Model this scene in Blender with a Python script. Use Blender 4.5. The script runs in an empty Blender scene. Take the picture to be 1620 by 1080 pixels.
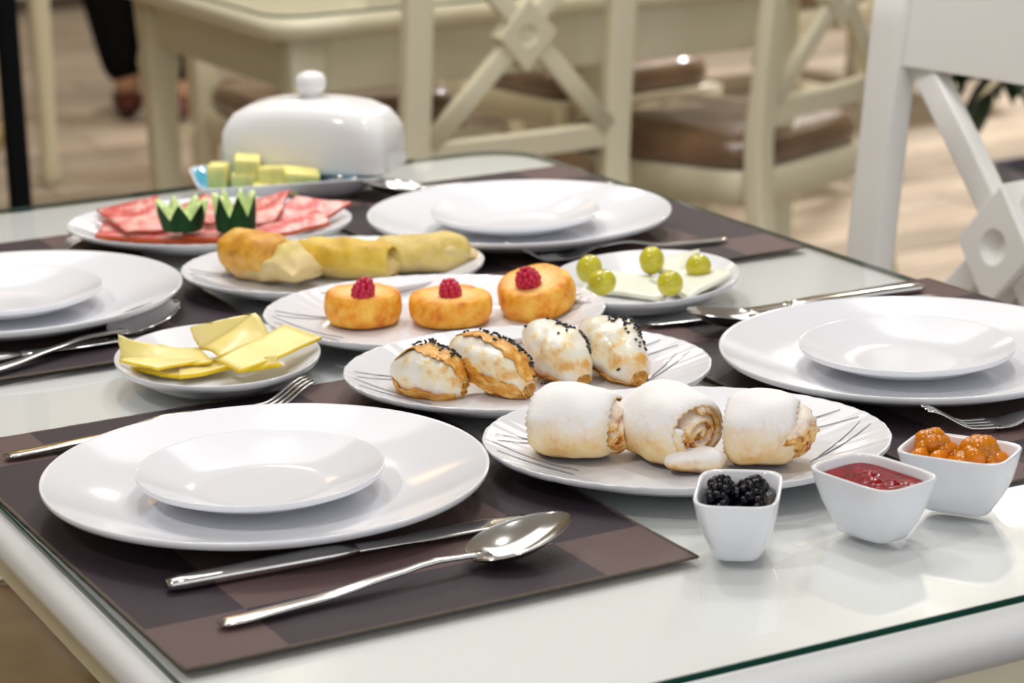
import bpy, math, random
import numpy as np
from mathutils import Vector, Matrix, noise
PI = math.pi
random.seed(7)
S = bpy.context.scene
COL = S.collection

# ------------------------------------------------------------------ camera
CAM = (-0.35948, -0.94456, 0.47010); YAW, PITCH, ROLL, FPX = 0.4750, 0.26508, -0.02593, 3865.53
_f = Vector((math.sin(YAW)*math.cos(PITCH), math.cos(YAW)*math.cos(PITCH), -math.sin(PITCH)))
_r = Vector((math.cos(YAW), -math.sin(YAW), 0)); _u = _r.cross(_f)
_r2 = _r*math.cos(ROLL) + _u*math.sin(ROLL); _u2 = _u*math.cos(ROLL) - _r*math.sin(ROLL)
cam = bpy.data.cameras.new('camera'); co = bpy.data.objects.new('camera', cam); COL.objects.link(co)
M = Matrix((( _r2.x, _u2.x, -_f.x, CAM[0]), (_r2.y, _u2.y, -_f.y, CAM[1]), (_r2.z, _u2.z, -_f.z, CAM[2]), (0, 0, 0, 1)))
co.matrix_world = M
cam.sensor_width = 36; cam.lens = FPX/1620*36; cam.clip_start = .05; cam.clip_end = 60
cam.dof.use_dof = True; cam.dof.focus_distance = 1.50; cam.dof.aperture_fstop = 10.0
S.camera = co

def at(px, py, z=0.0):
    """point of the photograph taken onto a horizontal plane of the room"""
    d = _f + _r2*((px-810)/FPX) - _u2*((py-540)/FPX)
    t = (z-CAM[2])/d.z
    return Vector((CAM[0]+d.x*t, CAM[1]+d.y*t, z))

# ------------------------------------------------------------------ world, light, exposure
w = bpy.data.worlds.new('room_world'); S.world = w; w.use_nodes = True
w.node_tree.nodes['Background'].inputs[0].default_value = (.97, .98, 1.0, 1)
w.node_tree.nodes['Background'].inputs[1].default_value = 1.15
def area(name, loc, size, power, color=(1, .965, .92), spread=180, size_y=None, aim=None):
    l = bpy.data.lights.new(name, 'AREA'); l.energy = power; l.color = color; l.size = size
    if size_y: l.shape = 'RECTANGLE'; l.size_y = size_y
    l.spread = math.radians(spread)
    o = bpy.data.objects.new(name, l); o.location = loc; COL.objects.link(o)
    if aim is not None: o.rotation_euler = (Vector(aim)-Vector(loc)).to_track_quat('-Z', 'Y').to_euler()
    return o
CEIL = 2.05
for i, (x, y, p) in enumerate([(-1.3, -.1, 15), (.75, .35, 4.0), (.45, 1.65, 9), (1.45, 1.35, 8), (.2, -.6, 3)]):
    area('ceiling_spot', (x, y, CEIL-.06), .16, p*1.0, (1, .97, .94), 150)
for i, (x, y, p) in enumerate([(1.2, 3.6, 9), (2.9, 3.0, 14), (2.6, 5.2, 9), (.8, 5.4, 9), (4.2, 4.6, 90)]):
    area('ceiling_spot', (x, y, CEIL-.06), .2, p*1.0, (1, .91, .78) if x < 4 else (1, .95, .90), 160)
area('bounce_fill', (.75, 1.75, CEIL-.04), 1.9, 24, (1, .985, .97), 180)  # broad fill added in place of light bounced off the ceiling, no fixture
area('warm_reflection_fill', (1.5, 5.3, CEIL-.25), .5, 5, (1, .55, .18), 170)  # unseen orange light, added so steel and glass pick up warm reflections
S.view_settings.view_transform = 'Standard'; S.view_settings.look = 'None'
S.view_settings.gamma = 1.0; S.view_settings.use_curve_mapping = False
S.view_settings.exposure = -0.06

# ------------------------------------------------------------------ materials
def srgb(r, g, b):
    c = lambda v: ((v/255+.055)/1.055)**2.4 if v/255 > .04045 else v/255/12.92
    return (c(r), c(g), c(b), 1)
class NT:
    def __init__(s, name):
        s.m = bpy.data.materials.new(name); s.m.use_nodes = True; s.t = s.m.node_tree
        s.b = s.t.nodes['Principled BSDF']
    def n(s, typ, **kw):
        x = s.t.nodes.new(typ)
        for k, v in kw.items():
            if k.startswith('i_'): x.inputs[int(k[2:]) if k[2:].isdigit() else k[2:].replace('_', ' ')].default_value = v
            else: setattr(x, k, v)
        return x
    def l(s, a, b): s.t.links.new(a, b)
    def set(s, **kw):
        for k, v in kw.items(): s.b.inputs[k.replace('_', ' ')].default_value = v
        return s
    def coord(s): return s.n('ShaderNodeTexCoord').outputs['Object']
    def noise(s, scale, detail=3, rough=.5, co=None):
        x = s.n('ShaderNodeTexNoise'); x.inputs['Scale'].default_value = scale; x.inputs['Detail'].default_value = detail
        x.inputs['Roughness'].default_value = rough; s.l(co or s.coord(), x.inputs['Vector']); return x.outputs['Fac']
    def ramp(s, fac, stops):
        x = s.n('ShaderNodeValToRGB'); e = x.color_ramp.elements
        while len(e) < len(stops): e.new(.5)
        for k, (p, c) in enumerate(stops): e[k].position = p; e[k].color = c
        s.l(fac, x.inputs['Fac']); return x.outputs['Color']
    def math(s, op, a, b=None, c=None, clamp=False):
        x = s.n('ShaderNodeMath', operation=op); x.use_clamp = clamp
        for k, v in enumerate((a, b, c)):
            if v is None: continue
            if hasattr(v, 'node'): s.l(v, x.inputs[k])
            else: x.inputs[k].default_value = v
        return x.outputs[0]
    def mix(s, fac, a, b):
        x = s.n('ShaderNodeMix', data_type='RGBA')
        for k, v in ((0, fac), (6, a), (7, b)):
            if hasattr(v, 'node'): s.l(v, x.inputs[k])
            else: x.inputs[k].default_value = v
        return x.outputs[2]
    def bump(s, h, strength=.3, dist=.001):
        x = s.n('ShaderNodeBump'); x.inputs['Strength'].default_value = strength; x.inputs['Distance'].default_value = dist
        s.l(h, x.inputs['Height']); s.l(x.outputs['Normal'], s.b.inputs['Normal'])
    def base(s, c): s.l(c, s.b.inputs['Base Color'])
    def xyz(s, co=None):
        x = s.n('ShaderNodeSeparateXYZ'); s.l(co or s.coord(), x.inputs[0]); return x.outputs
def plain(name, col, rough=.4, metal=0, sub=0, spec=.5, coat=0, nz=0, **kw):
    m = NT(name); m.set(Roughness=rough, Metallic=metal); m.b.inputs['Specular IOR Level'].default_value = spec
    m.b.inputs['Base Color'].default_value = col; m.b.inputs['Coat Weight'].default_value = coat
    m.b.inputs['Coat Roughness'].default_value = .08
    if sub: m.b.inputs['Subsurface Weight'].default_value = sub; m.b.inputs['Subsurface Radius'].default_value = kw.get('rad', (1, .6, .3)); m.b.inputs['Subsurface Scale'].default_value = kw.get('sc', .004)
    if nz:
        f = m.noise(kw.get('ns', 30)); d = tuple(c*(1-nz) for c in col[:3])+(1,)
        m.base(m.mix(m.ramp(f, [(.35, (0, 0, 0, 1)), (.7, (1, 1, 1, 1))]), col, d))
    return m.m
MT = {}
MT['porcelain'] = plain('porcelain', (.785, .80, .85, 1), .12, spec=.55)
MT['lid_porcelain'] = plain('lid_porcelain', (.86, .86, .87, 1), .10, spec=.55)
MT['steel'] = plain('polished_steel', (.74, .73, .72, 1), .14, 1, nz=.08, ns=60)
MT['wood_top'] = plain('ivory_lacquer_top', srgb(238, 239, 240), .28, nz=.03, ns=3)
MT['ivory'] = plain('ivory_lacquer', srgb(226, 219, 192), .3, nz=.05, ns=4)
MT['white_lacquer'] = plain('white_lacquer', srgb(246, 245, 243), .26, nz=.03, ns=4)
MT['line'] = plain('painted_line', srgb(140, 140, 152), .2)
MT['black_metal'] = plain('black_metal', (.004, .004, .005, 1), .8, spec=.1, nz=.2)
MT['tan_board'] = plain('tan_board', srgb(176, 150, 88), .5, nz=.25, ns=8)
MT['olive'] = plain('olive_skin', srgb(206, 198, 50), .16, sub=.35, sc=.004, nz=.25, ns=90, coat=.3)
MT['pit'] = plain('olive_pit_hole', srgb(60, 58, 12), .5)
MT['white_cheese'] = plain('white_cheese', srgb(240, 240, 226), .35, sub=.3, sc=.006, nz=.03, ns=60)
MT['cheese'] = plain('yellow_cheese', srgb(246, 226, 146), .33, sub=.25, sc=.006, nz=.06, ns=35, rad=(1, .8, .3))
MT['cheese_edge'] = plain('yellow_cheese_edge', srgb(240, 206, 30), .4, sub=.2, sc=.005)
MT['cuke_skin'] = plain('cucumber_skin', srgb(20, 66, 20), .5, spec=.2, nz=.5, ns=60)
MT['cuke_flesh'] = plain('cucumber_flesh', srgb(206, 228, 156), .35, sub=.3, sc=.004, nz=.2, ns=80)
MT['ham_edge'] = plain('smoked_rind', srgb(206, 84, 30), .4, nz=.4, ns=60)
MT['fruit'] = plain('melon_flesh', srgb(253, 242, 150), .3, sub=.2, sc=.006, nz=.22, ns=60, rad=(1, .9, .3))
MT['blue_glaze'] = None
MT['blackjam'] = plain('dark_berry_preserve', (.002, .0016, .006, 1), .10, spec=.22)
MT['redjam'] = plain('raspberry_jam', srgb(142, 1, 26), .16, spec=.1, nz=.5, ns=120, coat=.15)
MT['orangejam'] = plain('apricot_jam', srgb(232, 134, 8), .12, spec=.4, sub=.3, sc=.006, nz=.25, ns=110, coat=.3)
MT['raspberry'] = plain('raspberry_skin', srgb(214, 34, 76), .35, sub=.25, sc=.003, nz=.35, ns=220)
MT['seed'] = plain('black_seed', (.008, .008, .011, 1), .45)
MT['cloth_black'] = plain('black_trouser_cloth', (.005, .005, .006, 1), .9, spec=.1, nz=.2)
MT['jumper'] = plain('grey_jumper', (.06, .06, .065, 1), .9, nz=.2)
MT['skin'] = plain('person_skin', srgb(205, 160, 132), .5, sub=.2, sc=.01)
MT['hair'] = plain('brown_hair', srgb(52, 36, 26), .6)
MT['shoe'] = plain('dark_red_shoe', srgb(82, 26, 20), .5)
MT['leaf'] = plain('dark_leaf', srgb(30, 58, 28), .35, nz=.45, ns=12)
MT['stem'] = plain('plant_stem', srgb(62, 48, 34), .7)
MT['pot'] = plain('grey_pot', srgb(150, 146, 160), .5, nz=.08)
MT['soil'] = plain('soil', srgb(60, 44, 32), .9)
MT['wall'] = plain('wall_paint', srgb(214, 205, 186), .7, nz=.04, ns=2)
MT['ceiling'] = plain('ceiling_paint', srgb(240, 238, 232), .8, nz=.02, ns=2)

def m_blue():
    m = NT('turquoise_glaze'); m.set(Roughness=.1); m.b.inputs['Coat Weight'].default_value = .5
    f = m.noise(40, 4); m.base(m.ramp(f, [(.3, srgb(18, 128, 172)), (.55, srgb(62, 168, 200)), (.75, srgb(150, 210, 222))])); return m.m
MT['blue_glaze'] = m_blue()
def m_floorplank(name, c1, c2):
    m = NT(name); m.set(Roughness=.4)
    oi = m.n('ShaderNodeObjectInfo'); co = m.coord()
    mp = m.n('ShaderNodeMapping'); mp.inputs['Scale'].default_value = (3, 26, 1); m.l(co, mp.inputs['Vector'])
    f = m.noise(1.6, 4, .6, mp.outputs[0]); c = m.ramp(f, [(.25, c1), (.75, c2)])
    hs = m.n('ShaderNodeHueSaturation'); m.l(c, hs.inputs['Color'])
    m.l(m.math('MULTIPLY_ADD', oi.outputs['Random'], .5, .72), hs.inputs['Value']); m.base(hs.outputs[0]); return m.m
MT['plank'] = m_floorplank('floor_board_tile', srgb(160, 144, 126), srgb(212, 200, 186))
MT['grout'] = plain('floor_grout', srgb(92, 80, 66), .8, nz=.2)

def m_mat():
    m = NT('woven_vinyl'); m.set(Roughness=.55); X = m.xyz()
    ax = m.math('GREATER_THAN', m.math('ABSOLUTE', m.math('SUBTRACT', X[0], .15)), .15-.057)
    ay = m.math('GREATER_THAN', m.math('ABSOLUTE', m.math('SUBTRACT', X[1], .214)), .214-.060)
    light = m.math('COMPARE', ax, ay, .1)
    k = 2*PI/.0022
    sx = m.math('SINE', m.math('MULTIPLY', X[0], k)); sy = m.math('SINE', m.math('MULTIPLY', X[1], k))
    wv = m.math('MULTIPLY', sx, sy); st = m.math('MULTIPLY_ADD', wv, .5, .5)
    dark = m.mix(st, srgb(14, 9, 13), srgb(74, 60, 70)); lt = m.mix(st, srgb(40, 26, 27), srgb(134, 108, 106))
    n = m.noise(9, 2); c = m.mix(light, dark, lt)
    m.b.inputs['Specular IOR Level'].default_value = .25; m.base(m.mix(m.math('MULTIPLY', n, .2), c, srgb(50, 40, 44))); m.bump(st, .6, .0004); return m.m
MT['mat'] = m_mat()
def m_matedge(): return plain('mat_stitching', srgb(96, 84, 70), .7, nz=.5, ns=900)
MT['mat_edge'] = m_matedge()

def m_ham():
    m = NT('smoked_ham'); m.set(Roughness=.32); co = m.coord()
    f = m.noise(55, 4, .6, co); g = m.noise(14, 2, .5, co)
    c = m.ramp(f, [(.36, srgb(204, 76, 78)), (.50, srgb(222, 116, 114)), (.62, srgb(242, 196, 188))])
    m.base(m.mix(m.ramp(g, [(.5, (0, 0, 0, 1)), (.75, (.6, .6, .6, 1))]), c, srgb(238, 196, 186)))
    m.b.inputs['Subsurface Weight'].default_value = .15; m.b.inputs['Subsurface Scale'].default_value = .003; return m.m
MT['ham'] = m_ham()

def up_mask(m, lo, hi, sc=60, amt=.5):
    """powder lies on the faces that look up (shape of the thing itself), broken by noise"""
    g = m.n('ShaderNodeNewGeometry'); x = m.n('ShaderNodeVectorTransform', vector_type='NORMAL', convert_from='WORLD', convert_to='OBJECT')
    z = m.xyz(g.outputs['Normal'])[2]
    v = m.math('ADD', z, m.math('MULTIPLY', m.math('SUBTRACT', m.noise(sc, 4, .7), .5), amt))
    mr = m.n('ShaderNodeMapRange'); mr.inputs[1].default_value = lo; mr.inputs[2].default_value = hi; m.l(v, mr.inputs[0]); return mr.outputs[0]
def m_roll():
    m = NT('sugared_pastry'); m.set(Roughness=.8); z = m.xyz()[2]
    f = m.noise(70, 4); dough = m.ramp(f, [(.3, srgb(226, 174, 100)), (.5, srgb(240, 208, 148)), (.7, srgb(246, 226, 182))])
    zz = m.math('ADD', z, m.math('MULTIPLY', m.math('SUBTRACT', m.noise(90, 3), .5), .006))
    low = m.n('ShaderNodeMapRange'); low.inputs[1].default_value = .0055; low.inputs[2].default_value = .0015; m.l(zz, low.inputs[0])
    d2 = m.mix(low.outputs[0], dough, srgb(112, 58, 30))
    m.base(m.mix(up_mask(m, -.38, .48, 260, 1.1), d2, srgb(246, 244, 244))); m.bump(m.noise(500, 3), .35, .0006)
    m.b.inputs['Subsurface Weight'].default_value = .1; m.b.inputs['Subsurface Scale'].default_value = .004; return m.m
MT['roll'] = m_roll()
def m_rollin():
    m = NT('sugared_pastry_filling'); m.set(Roughness=.6)
    f = m.noise(190, 5, .7); c = m.ramp(f, [(.34, srgb(74, 30, 22)), (.43, srgb(206, 130, 44)), (.55, srgb(238, 196, 112)), (.66, srgb(246, 236, 214))])
    m.base(m.mix(m.math('MULTIPLY', up_mask(m, .1, .8, 300, 1.0), .8), c, srgb(246, 242, 240))); m.bump(m.noise(260, 4), .5, .001); return m.m
MT['roll_in'] = m_rollin()
def m_puff():
    m = NT('puff_pastry'); m.set(Roughness=.28); m.b.inputs['Coat Weight'].default_value = .25; co = m.coord()
    f = m.noise(60, 5, .6, co); c = m.ramp(f, [(.46, srgb(240, 236, 224)), (.56, srgb(242, 226, 186)), (.68, srgb(226, 168, 84))])
    x = m.xyz(co); e = m.math('ADD', m.math('ABSOLUTE', x[0]), m.math('MULTIPLY', m.math('SUBTRACT', f, .5), .03))
    mr = m.n('ShaderNodeMapRange'); mr.inputs[1].default_value = .026; mr.inputs[2].default_value = .042; m.l(e, mr.inputs[0])
    zz = m.math('ADD', x[2], m.math('MULTIPLY', m.math('SUBTRACT', f, .5), .014))
    lo = m.n('ShaderNodeMapRange'); lo.inputs[1].default_value = -.004; lo.inputs[2].default_value = -.012; m.l(zz, lo.inputs[0])
    c = m.mix(mr.outputs[0], c, srgb(226, 172, 88)); m.base(m.mix(lo.outputs[0], c, srgb(214, 140, 44)))
    m.bump(m.noise(110, 5, .6, co), .5, .0012); return m.m
MT['puff'] = m_puff()
def m_flake():
    m = NT('golden_flake'); m.set(Roughness=.35); co = m.coord()
    mp = m.n('ShaderNodeMapping'); mp.inputs['Scale'].default_value = (1, 3, 3); m.l(co, mp.inputs['Vector'])
    f = m.noise(60, 6, .7, mp.outputs[0]); m.base(m.ramp(f, [(.3, srgb(160, 84, 18)), (.45, srgb(220, 148, 48)), (.6, srgb(240, 194, 108)), (.72, srgb(246, 222, 164))]))
    m.bump(f, .7, .0015); return m.m
MT['flake'] = m_flake()
def m_syr():
    m = NT('fried_curd'); m.set(Roughness=.5); co = m.coord(); f = m.noise(75, 5, .65, co); g = m.noise(18, 2, .5, co)
    c = m.ramp(f, [(.32, srgb(212, 110, 14)), (.47, srgb(242, 160, 36)), (.66, srgb(252, 200, 84))])
    x = m.xyz(co); r = m.math('SQRT', m.math('ADD', m.math('POWER', x[0], 2), m.math('POWER', x[1], 2)))
    top = m.math('GREATER_THAN', x[2], .020)
    rr = m.math('ADD', r, m.math('MULTIPLY', m.math('SUBTRACT', g, .5), .03))
    mr = m.n('ShaderNodeMapRange'); mr.inputs[1].default_value = .024; mr.inputs[2].default_value = .010; m.l(rr, mr.inputs[0])
    c2 = m.mix(m.math('MULTIPLY', m.math('MULTIPLY', mr.outputs[0], top), .8), c, srgb(250, 224, 156))
    m.base(c2); m.bump(m.noise(240, 5, .7, co), .6, .0012)
    m.b.inputs['Subsurface Weight'].default_value = .12; m.b.inputs['Subsurface Scale'].default_value = .004; return m.m
MT['syrnik'] = m_syr()
def m_crepe(name, pal):
    m = NT(name); m.set(Roughness=.5); co = m.coord(); f = m.noise(42, 5, .65, co); g = m.noise(260, 2, .5, co)
    z = m.xyz(co)[2]
    c = m.ramp(f, [(.32, srgb(*pal[0])), (.5, srgb(*pal[1])), (.66, srgb(*pal[2]))])
    v = m.math('ADD', z, m.math('MULTIPLY', m.math('SUBTRACT', f, .5), .03))
    lo = m.n('ShaderNodeMapRange'); lo.inputs[1].default_value = .014; lo.inputs[2].default_value = .006; m.l(v, lo.inputs[0])
    c = m.mix(m.math('MULTIPLY', lo.outputs[0], .6), c, srgb(214, 190, 150))
    m.base(m.mix(m.ramp(g, [(.62, (0, 0, 0, 1)), (.72, (.35, .35, .35, 1))]), c, srgb(246, 226, 150)))
    m.bump(m.noise(160, 4, .6, co), .35, .001); return m.m
MT['crepeA'] = m_crepe('crepe_brown', [(186, 118, 20), (222, 162, 50), (226, 186, 104)])
MT['crepeB'] = m_crepe('crepe_golden', [(196, 152, 36), (220, 184, 62), (226, 200, 98)])
MT['crepeC'] = m_crepe('crepe_pale', [(194, 166, 74), (214, 190, 104), (220, 202, 134)])
def m_leather():
    m = NT('brown_upholstery_under_plastic'); m.set(Roughness=.45); m.b.inputs['Coat Weight'].default_value = 1; m.b.inputs['Coat Roughness'].default_value = .07
    f = m.noise(7, 3); m.base(m.ramp(f, [(.3, srgb(96, 70, 50)), (.7, srgb(142, 112, 86))])); m.bump(m.noise(16, 2), .6, .008); return m.m
MT['leather'] = m_leather()
MT['beige_seat'] = plain('beige_seat_under_plastic', srgb(214, 184, 140), .25, coat=1, nz=.3, ns=9)
def m_glass():
    m = NT('clear_glass_sheet'); t = m.t; out = t.nodes['Material Output']
    tr = m.n('ShaderNodeBsdfTransparent'); tr.inputs[0].default_value = (.975, .988, .98, 1)
    gl = m.n('ShaderNodeBsdfGlossy'); gl.inputs['Roughness'].default_value = .012
    lw = m.n('ShaderNodeLayerWeight'); lw.inputs[0].default_value = .5     # plain Schlick reflectance, the same from both sides
    fr = m.math('MULTIPLY_ADD', m.math('POWER', lw.outputs['Facing'], 5.0), .96, .04)
    mx = m.n('ShaderNodeMixShader'); m.l(fr, mx.inputs[0]); m.l(tr.outputs[0], mx.inputs[1]); m.l(gl.outputs[0], mx.inputs[2])
    m.l(mx.outputs[0], out.inputs[0]); return m.m
MT['glass'] = m_glass()
def m_under():
    m = NT('glass_underside'); tr = m.n('ShaderNodeBsdfTransparent'); m.l(tr.outputs[0], m.t.nodes['Material Output'].inputs[0]); return m.m
MT['glass_under'] = m_under()
MT['glass_edge'] = plain('green_glass_edge', srgb(8, 66, 54), .12, spec=.6, nz=.3, ns=6)

# ------------------------------------------------------------------ mesh helpers
def mk(name, vs, fs, mat, parent=None, smooth=True, mats=None, fm=None):
    me = bpy.data.meshes.new(name); me.from_pydata([tuple(v) for v in vs], [], fs)
    for mm in (mats or [mat]): me.materials.append(MT[mm])
    if fm: me.polygons.foreach_set('material_index', fm)
    me.polygons.foreach_set('use_smooth', [smooth]*len(me.polygons)); me.update()
    o = bpy.data.objects.new(name, me); COL.objects.link(o)
    if parent: o.parent = parent
    return o
def thing(name, label, cat, loc=(0, 0, 0), rz=0, group=None, rot=None):
    o = bpy.data.objects.new(name, None); COL.objects.link(o); o.location = loc
    o.rotation_euler = rot or (0, 0, rz); o.empty_display_size = .02
    return tag(o, label, cat, group)
def tag(o, label, cat, group=None):
    o['label'] = label; o['category'] = cat
    if group: o['group'] = group
    return o
def copy_tree(o, parent=None):
    c = o.copy(); COL.objects.link(c)
    if parent: c.parent = parent
    for ch in list(o.children): copy_tree(ch, c)
    return c
def grid_faces(nr, nc, close=True, off=0):
    fs = []
    for i in range(nr-1):
        for j in range(nc if close else nc-1):
            k = (j+1) % nc; fs.append((off+i*nc+j, off+i*nc+k, off+(i+1)*nc+k, off+(i+1)*nc+j))
    return fs
def loops(name, rings, mat, parent=None, caps=(True, True), smooth=True, mats=None):
    n = len(rings[0]); vs = [p for r in rings for p in r]; fs = grid_faces(len(rings), n)
    for c, (k, rev) in zip(caps, ((0, True), (len(rings)-1, False))):
        if c:
            ce = sum((Vector(p) for p in rings[k]), Vector())/n; vs.append(tuple(ce)); q = len(vs)-1
            for j in range(n):
                a, b = k*n+j, k*n+(j+1) % n; fs.append((b, a, q) if rev else (a, b, q))
    return mk(name, vs, fs, mat, parent, smooth, mats)
def se_ring(a, b, z, e=2.0, n=64, ang=0, cx=0, cy=0):
    out = []
    for j in range(n):
        t = 2*PI*j/n; c, s = math.cos(t), math.sin(t)
        x = math.copysign(abs(c)**(2/e), c)*a; y = math.copysign(abs(s)**(2/e), s)*b
        out.append((cx+x*math.cos(ang)-y*math.sin(ang), cy+x*math.sin(ang)+y*math.cos(ang), z))
    return out
def box(name, c, s, mat, parent=None, bev=.003, rotz=0):
    """bevelled box: chamfered along the long edges through superellipse loops"""
    hx, hy, hz = s[0]/2, s[1]/2, s[2]/2; b = min(bev, hx*.45, hy*.45, hz*.45)
    def ring(z, i):
        p = [(hx-i, hy-i-b), (hx-i-b, hy-i), (-hx+i+b, hy-i), (-hx+i, hy-i-b), (-hx+i, -hy+i+b), (-hx+i+b, -hy+i), (hx-i-b, -hy+i), (hx-i, -hy+i+b)]
        cr, sr = math.cos(rotz), math.sin(rotz)
        return [(c[0]+x*cr-y*sr, c[1]+x*sr+y*cr, c[2]+z) for x, y in p]
    r = [ring(-hz, b), ring(-hz+b, 0), ring(hz-b, 0), ring(hz, b)]
    return loops(name, r, mat, parent, smooth=False)
def loft(name, pts, ws, ts, mat, parent=None, e=3, n=12, side=None):
    """sweep an (almost) rectangular section along a path; ws = widths across, ts = thicknesses"""
    rings = []; P = [Vector(p) for p in pts]
    for i, p in enumerate(P):
        t = (P[min(i+1, len(P)-1)]-P[max(i-1, 0)]).normalized()
        s = Vector(side) if side else t.cross(Vector((0, 0, 1)))
        if s.length < 1e-4: s = Vector((1, 0, 0))
        s = (s - t*s.dot(t)).normalized(); q = s.cross(t).normalized(); r = []
        for j in range(n):
            a = 2*PI*(j+.5)/n; c, d = math.cos(a), math.sin(a)
            r.append(tuple(p + s*(math.copysign(abs(c)**(2/e), c)*ws[i]/2) + q*(math.copysign(abs(d)**(2/e), d)*ts[i]/2)))
        rings.append(r)
    return loops(name, rings, mat, parent)
def lerp_tab(tab, t):
    for (a, va), (b, vb) in zip(tab, tab[1:]):
        if t <= b:
            u = (t-a)/(b-a) if b > a else 0; u = u*u*(3-2*u); return va+(vb-va)*u
    return tab[-1][1]
def nz(p, s=40, k=0): return noise.noise(Vector((p[0]*s+k*7.1, p[1]*s-k*3.3, p[2]*s+k)))

# ------------------------------------------------------------------ structure
FZ = -.76
def struct(o): o['kind'] = 'structure'; return o
fl = struct(box('floor', (1.6, 3.0, FZ-.06), (9.6, 12.2, .1), 'grout', bev=.002))
pk = None; k = 0
PL, PW = .9, .15
ang = 0.0
ids = []
for i in range(9, 56):
    y = .2+i*PW
    if y > 5.95: pass
    for j in range(7):
        x = -.55 + (i % 3)*.3 + j*PL
        # keep the boards that lie inside the view (with a margin either side)
        xc = CAM[0]+(y-CAM[1])*math.tan(YAW); ha = (y-CAM[1]+.8)*.33+.9
        if abs(x-xc) > ha or y < 1.6: continue
        ids.append((x, y))
for (x, y) in ids:
    if pk is None:
        pk = box('plank', (0, 0, 0), (PL-.006, PW-.006, .012), 'plank', bev=.0015); o = pk
    else: o = pk.copy(); COL.objects.link(o)
    o.location = (x, y, FZ-.006+.0002*((k*37) % 5)); k += 1
    o.parent = fl
struct(box('ceiling', (1.6, 3.0, CEIL+.05), (9.6, 12.2, .1), 'ceiling'))
struct(box('wall_back', (1.6, 9.05, .62), (9.6, .1, 2.78), 'wall'))
struct(box('wall_left', (-3.15, 3.0, .62), (.1, 12.0, 2.78), 'wall'))
struct(box('wall_right', (6.35, 3.0, .62), (.1, 12.0, 2.78), 'wall'))
struct(box('baseboard_back', (1.6, 8.985, FZ+.06), (9.4, .02, .12), 'white_lacquer'))

# ------------------------------------------------------------------ tables
def table_top_rings(L, W, z0, z1, r, out):
    def rr(inset, z):
        pts = []; hx, hy = W/2-inset, L/2-inset; q = max(r-inset, .004)
        for cx, cy, a0 in ((hx-q, hy-q, 0), (-hx+q, hy-q, PI/2), (-hx+q, -hy+q, PI), (hx-q, -hy+q, 1.5*PI)):
            for s in range(9): a = a0+PI/2*s/8; pts.append((cx+q*math.cos(a), cy+q*math.sin(a), z))
        return pts
    return [rr(.026, z0), rr(.010, z0+.004), rr(.002, (z0+z1)/2-.003), rr(0, z1-.014), rr(.003, z1-.006), rr(.010, z1-.001), rr(.016, z1)], rr
def make_table(name, label, W, L, cx, cy, mat_top, mat_leg, ztop):
    t = thing(name, label, 'table', (cx, cy, FZ))
    z1 = ztop-FZ
    rings, rr = table_top_rings(L, W, z1-.036, z1, .07, 0)
    loops('tabletop', rings, mat_top, t)
    ix, iy = W/2-.075, L/2-.075
    for s in (-1, 1):
        box('apron', (s*ix, 0, z1-.036-.045), (.022, 2*iy-.05, .088), mat_leg, t)
        box('apron', (0, s*iy, z1-.036-.045), (2*ix-.05, .022, .088), mat_leg, t)
        for q in (-1, 1):
            tab = [(0, .040), (.03, .046), (.08, .036), (.55, .05), (.60, .064), (.625, .056), (z1-.036, .066)]
            zs = [0, .02, .05, .08, .2, .35, .5, .57, .60, .625, .64, z1-.036]
            loops('leg', [se_ring(lerp_tab(tab, z)/2, lerp_tab(tab, z)/2, z, 7, 20, 0, s*ix, q*iy) for z in zs], mat_leg, t)
    return t
W, L = .7927, 1.2798
make_table('dining_table', 'ivory dining table under the laid breakfast, covered by a glass sheet', W+.02, L+.02, W/2, L/2, 'wood_top', 'ivory', -.0044)
def glass_sheet(name, label, W, L, cx, cy, z, g=None):
    rings, rr = table_top_rings(L, W, 0, 0, .06, 0)
    a, b, c, d = rr(.0006, z-.0042), rr(0, z-.0037), rr(0, z-.0008), rr(.0008, z)
    n = len(a); vs = a+b+c+d; fs = grid_faces(4, n); fm = [1]*len(fs)
    fs.append(tuple(range(n-1, -1, -1))); fm.append(2); fs.append(tuple(3*n+j for j in range(n))); fm.append(0)
    o = mk(name, vs, fs, None, None, False, ['glass', 'glass_edge', 'glass_under'], fm); o.location = (cx, cy, 0)
    return tag(o, label, 'glass', g)
glass_sheet('glass_sheet', 'clear glass sheet with green edge covering the laid dining table', W, L, W/2, L/2, 0.0)
make_table('dining_table', 'bare ivory dining table standing behind the laid one', 1.00, .80, .967+.50, 2.372+.40, 'ivory', 'ivory', -.0044)
glass_sheet('glass_sheet', 'glass sheet with green edge on the bare table behind', 0.98, .78, .967+.50, 2.372+.40, 0.0)
make_table('dining_table', 'ivory dining table standing far back at the upper left', 1.3, .80, .85, 5.42, 'ivory', 'ivory', -.0044)
make_table('dining_table', 'ivory dining table far back behind the cross-back chairs', 1.3, .80, 3.45, 4.9, 'ivory', 'ivory', -.0044)

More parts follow.
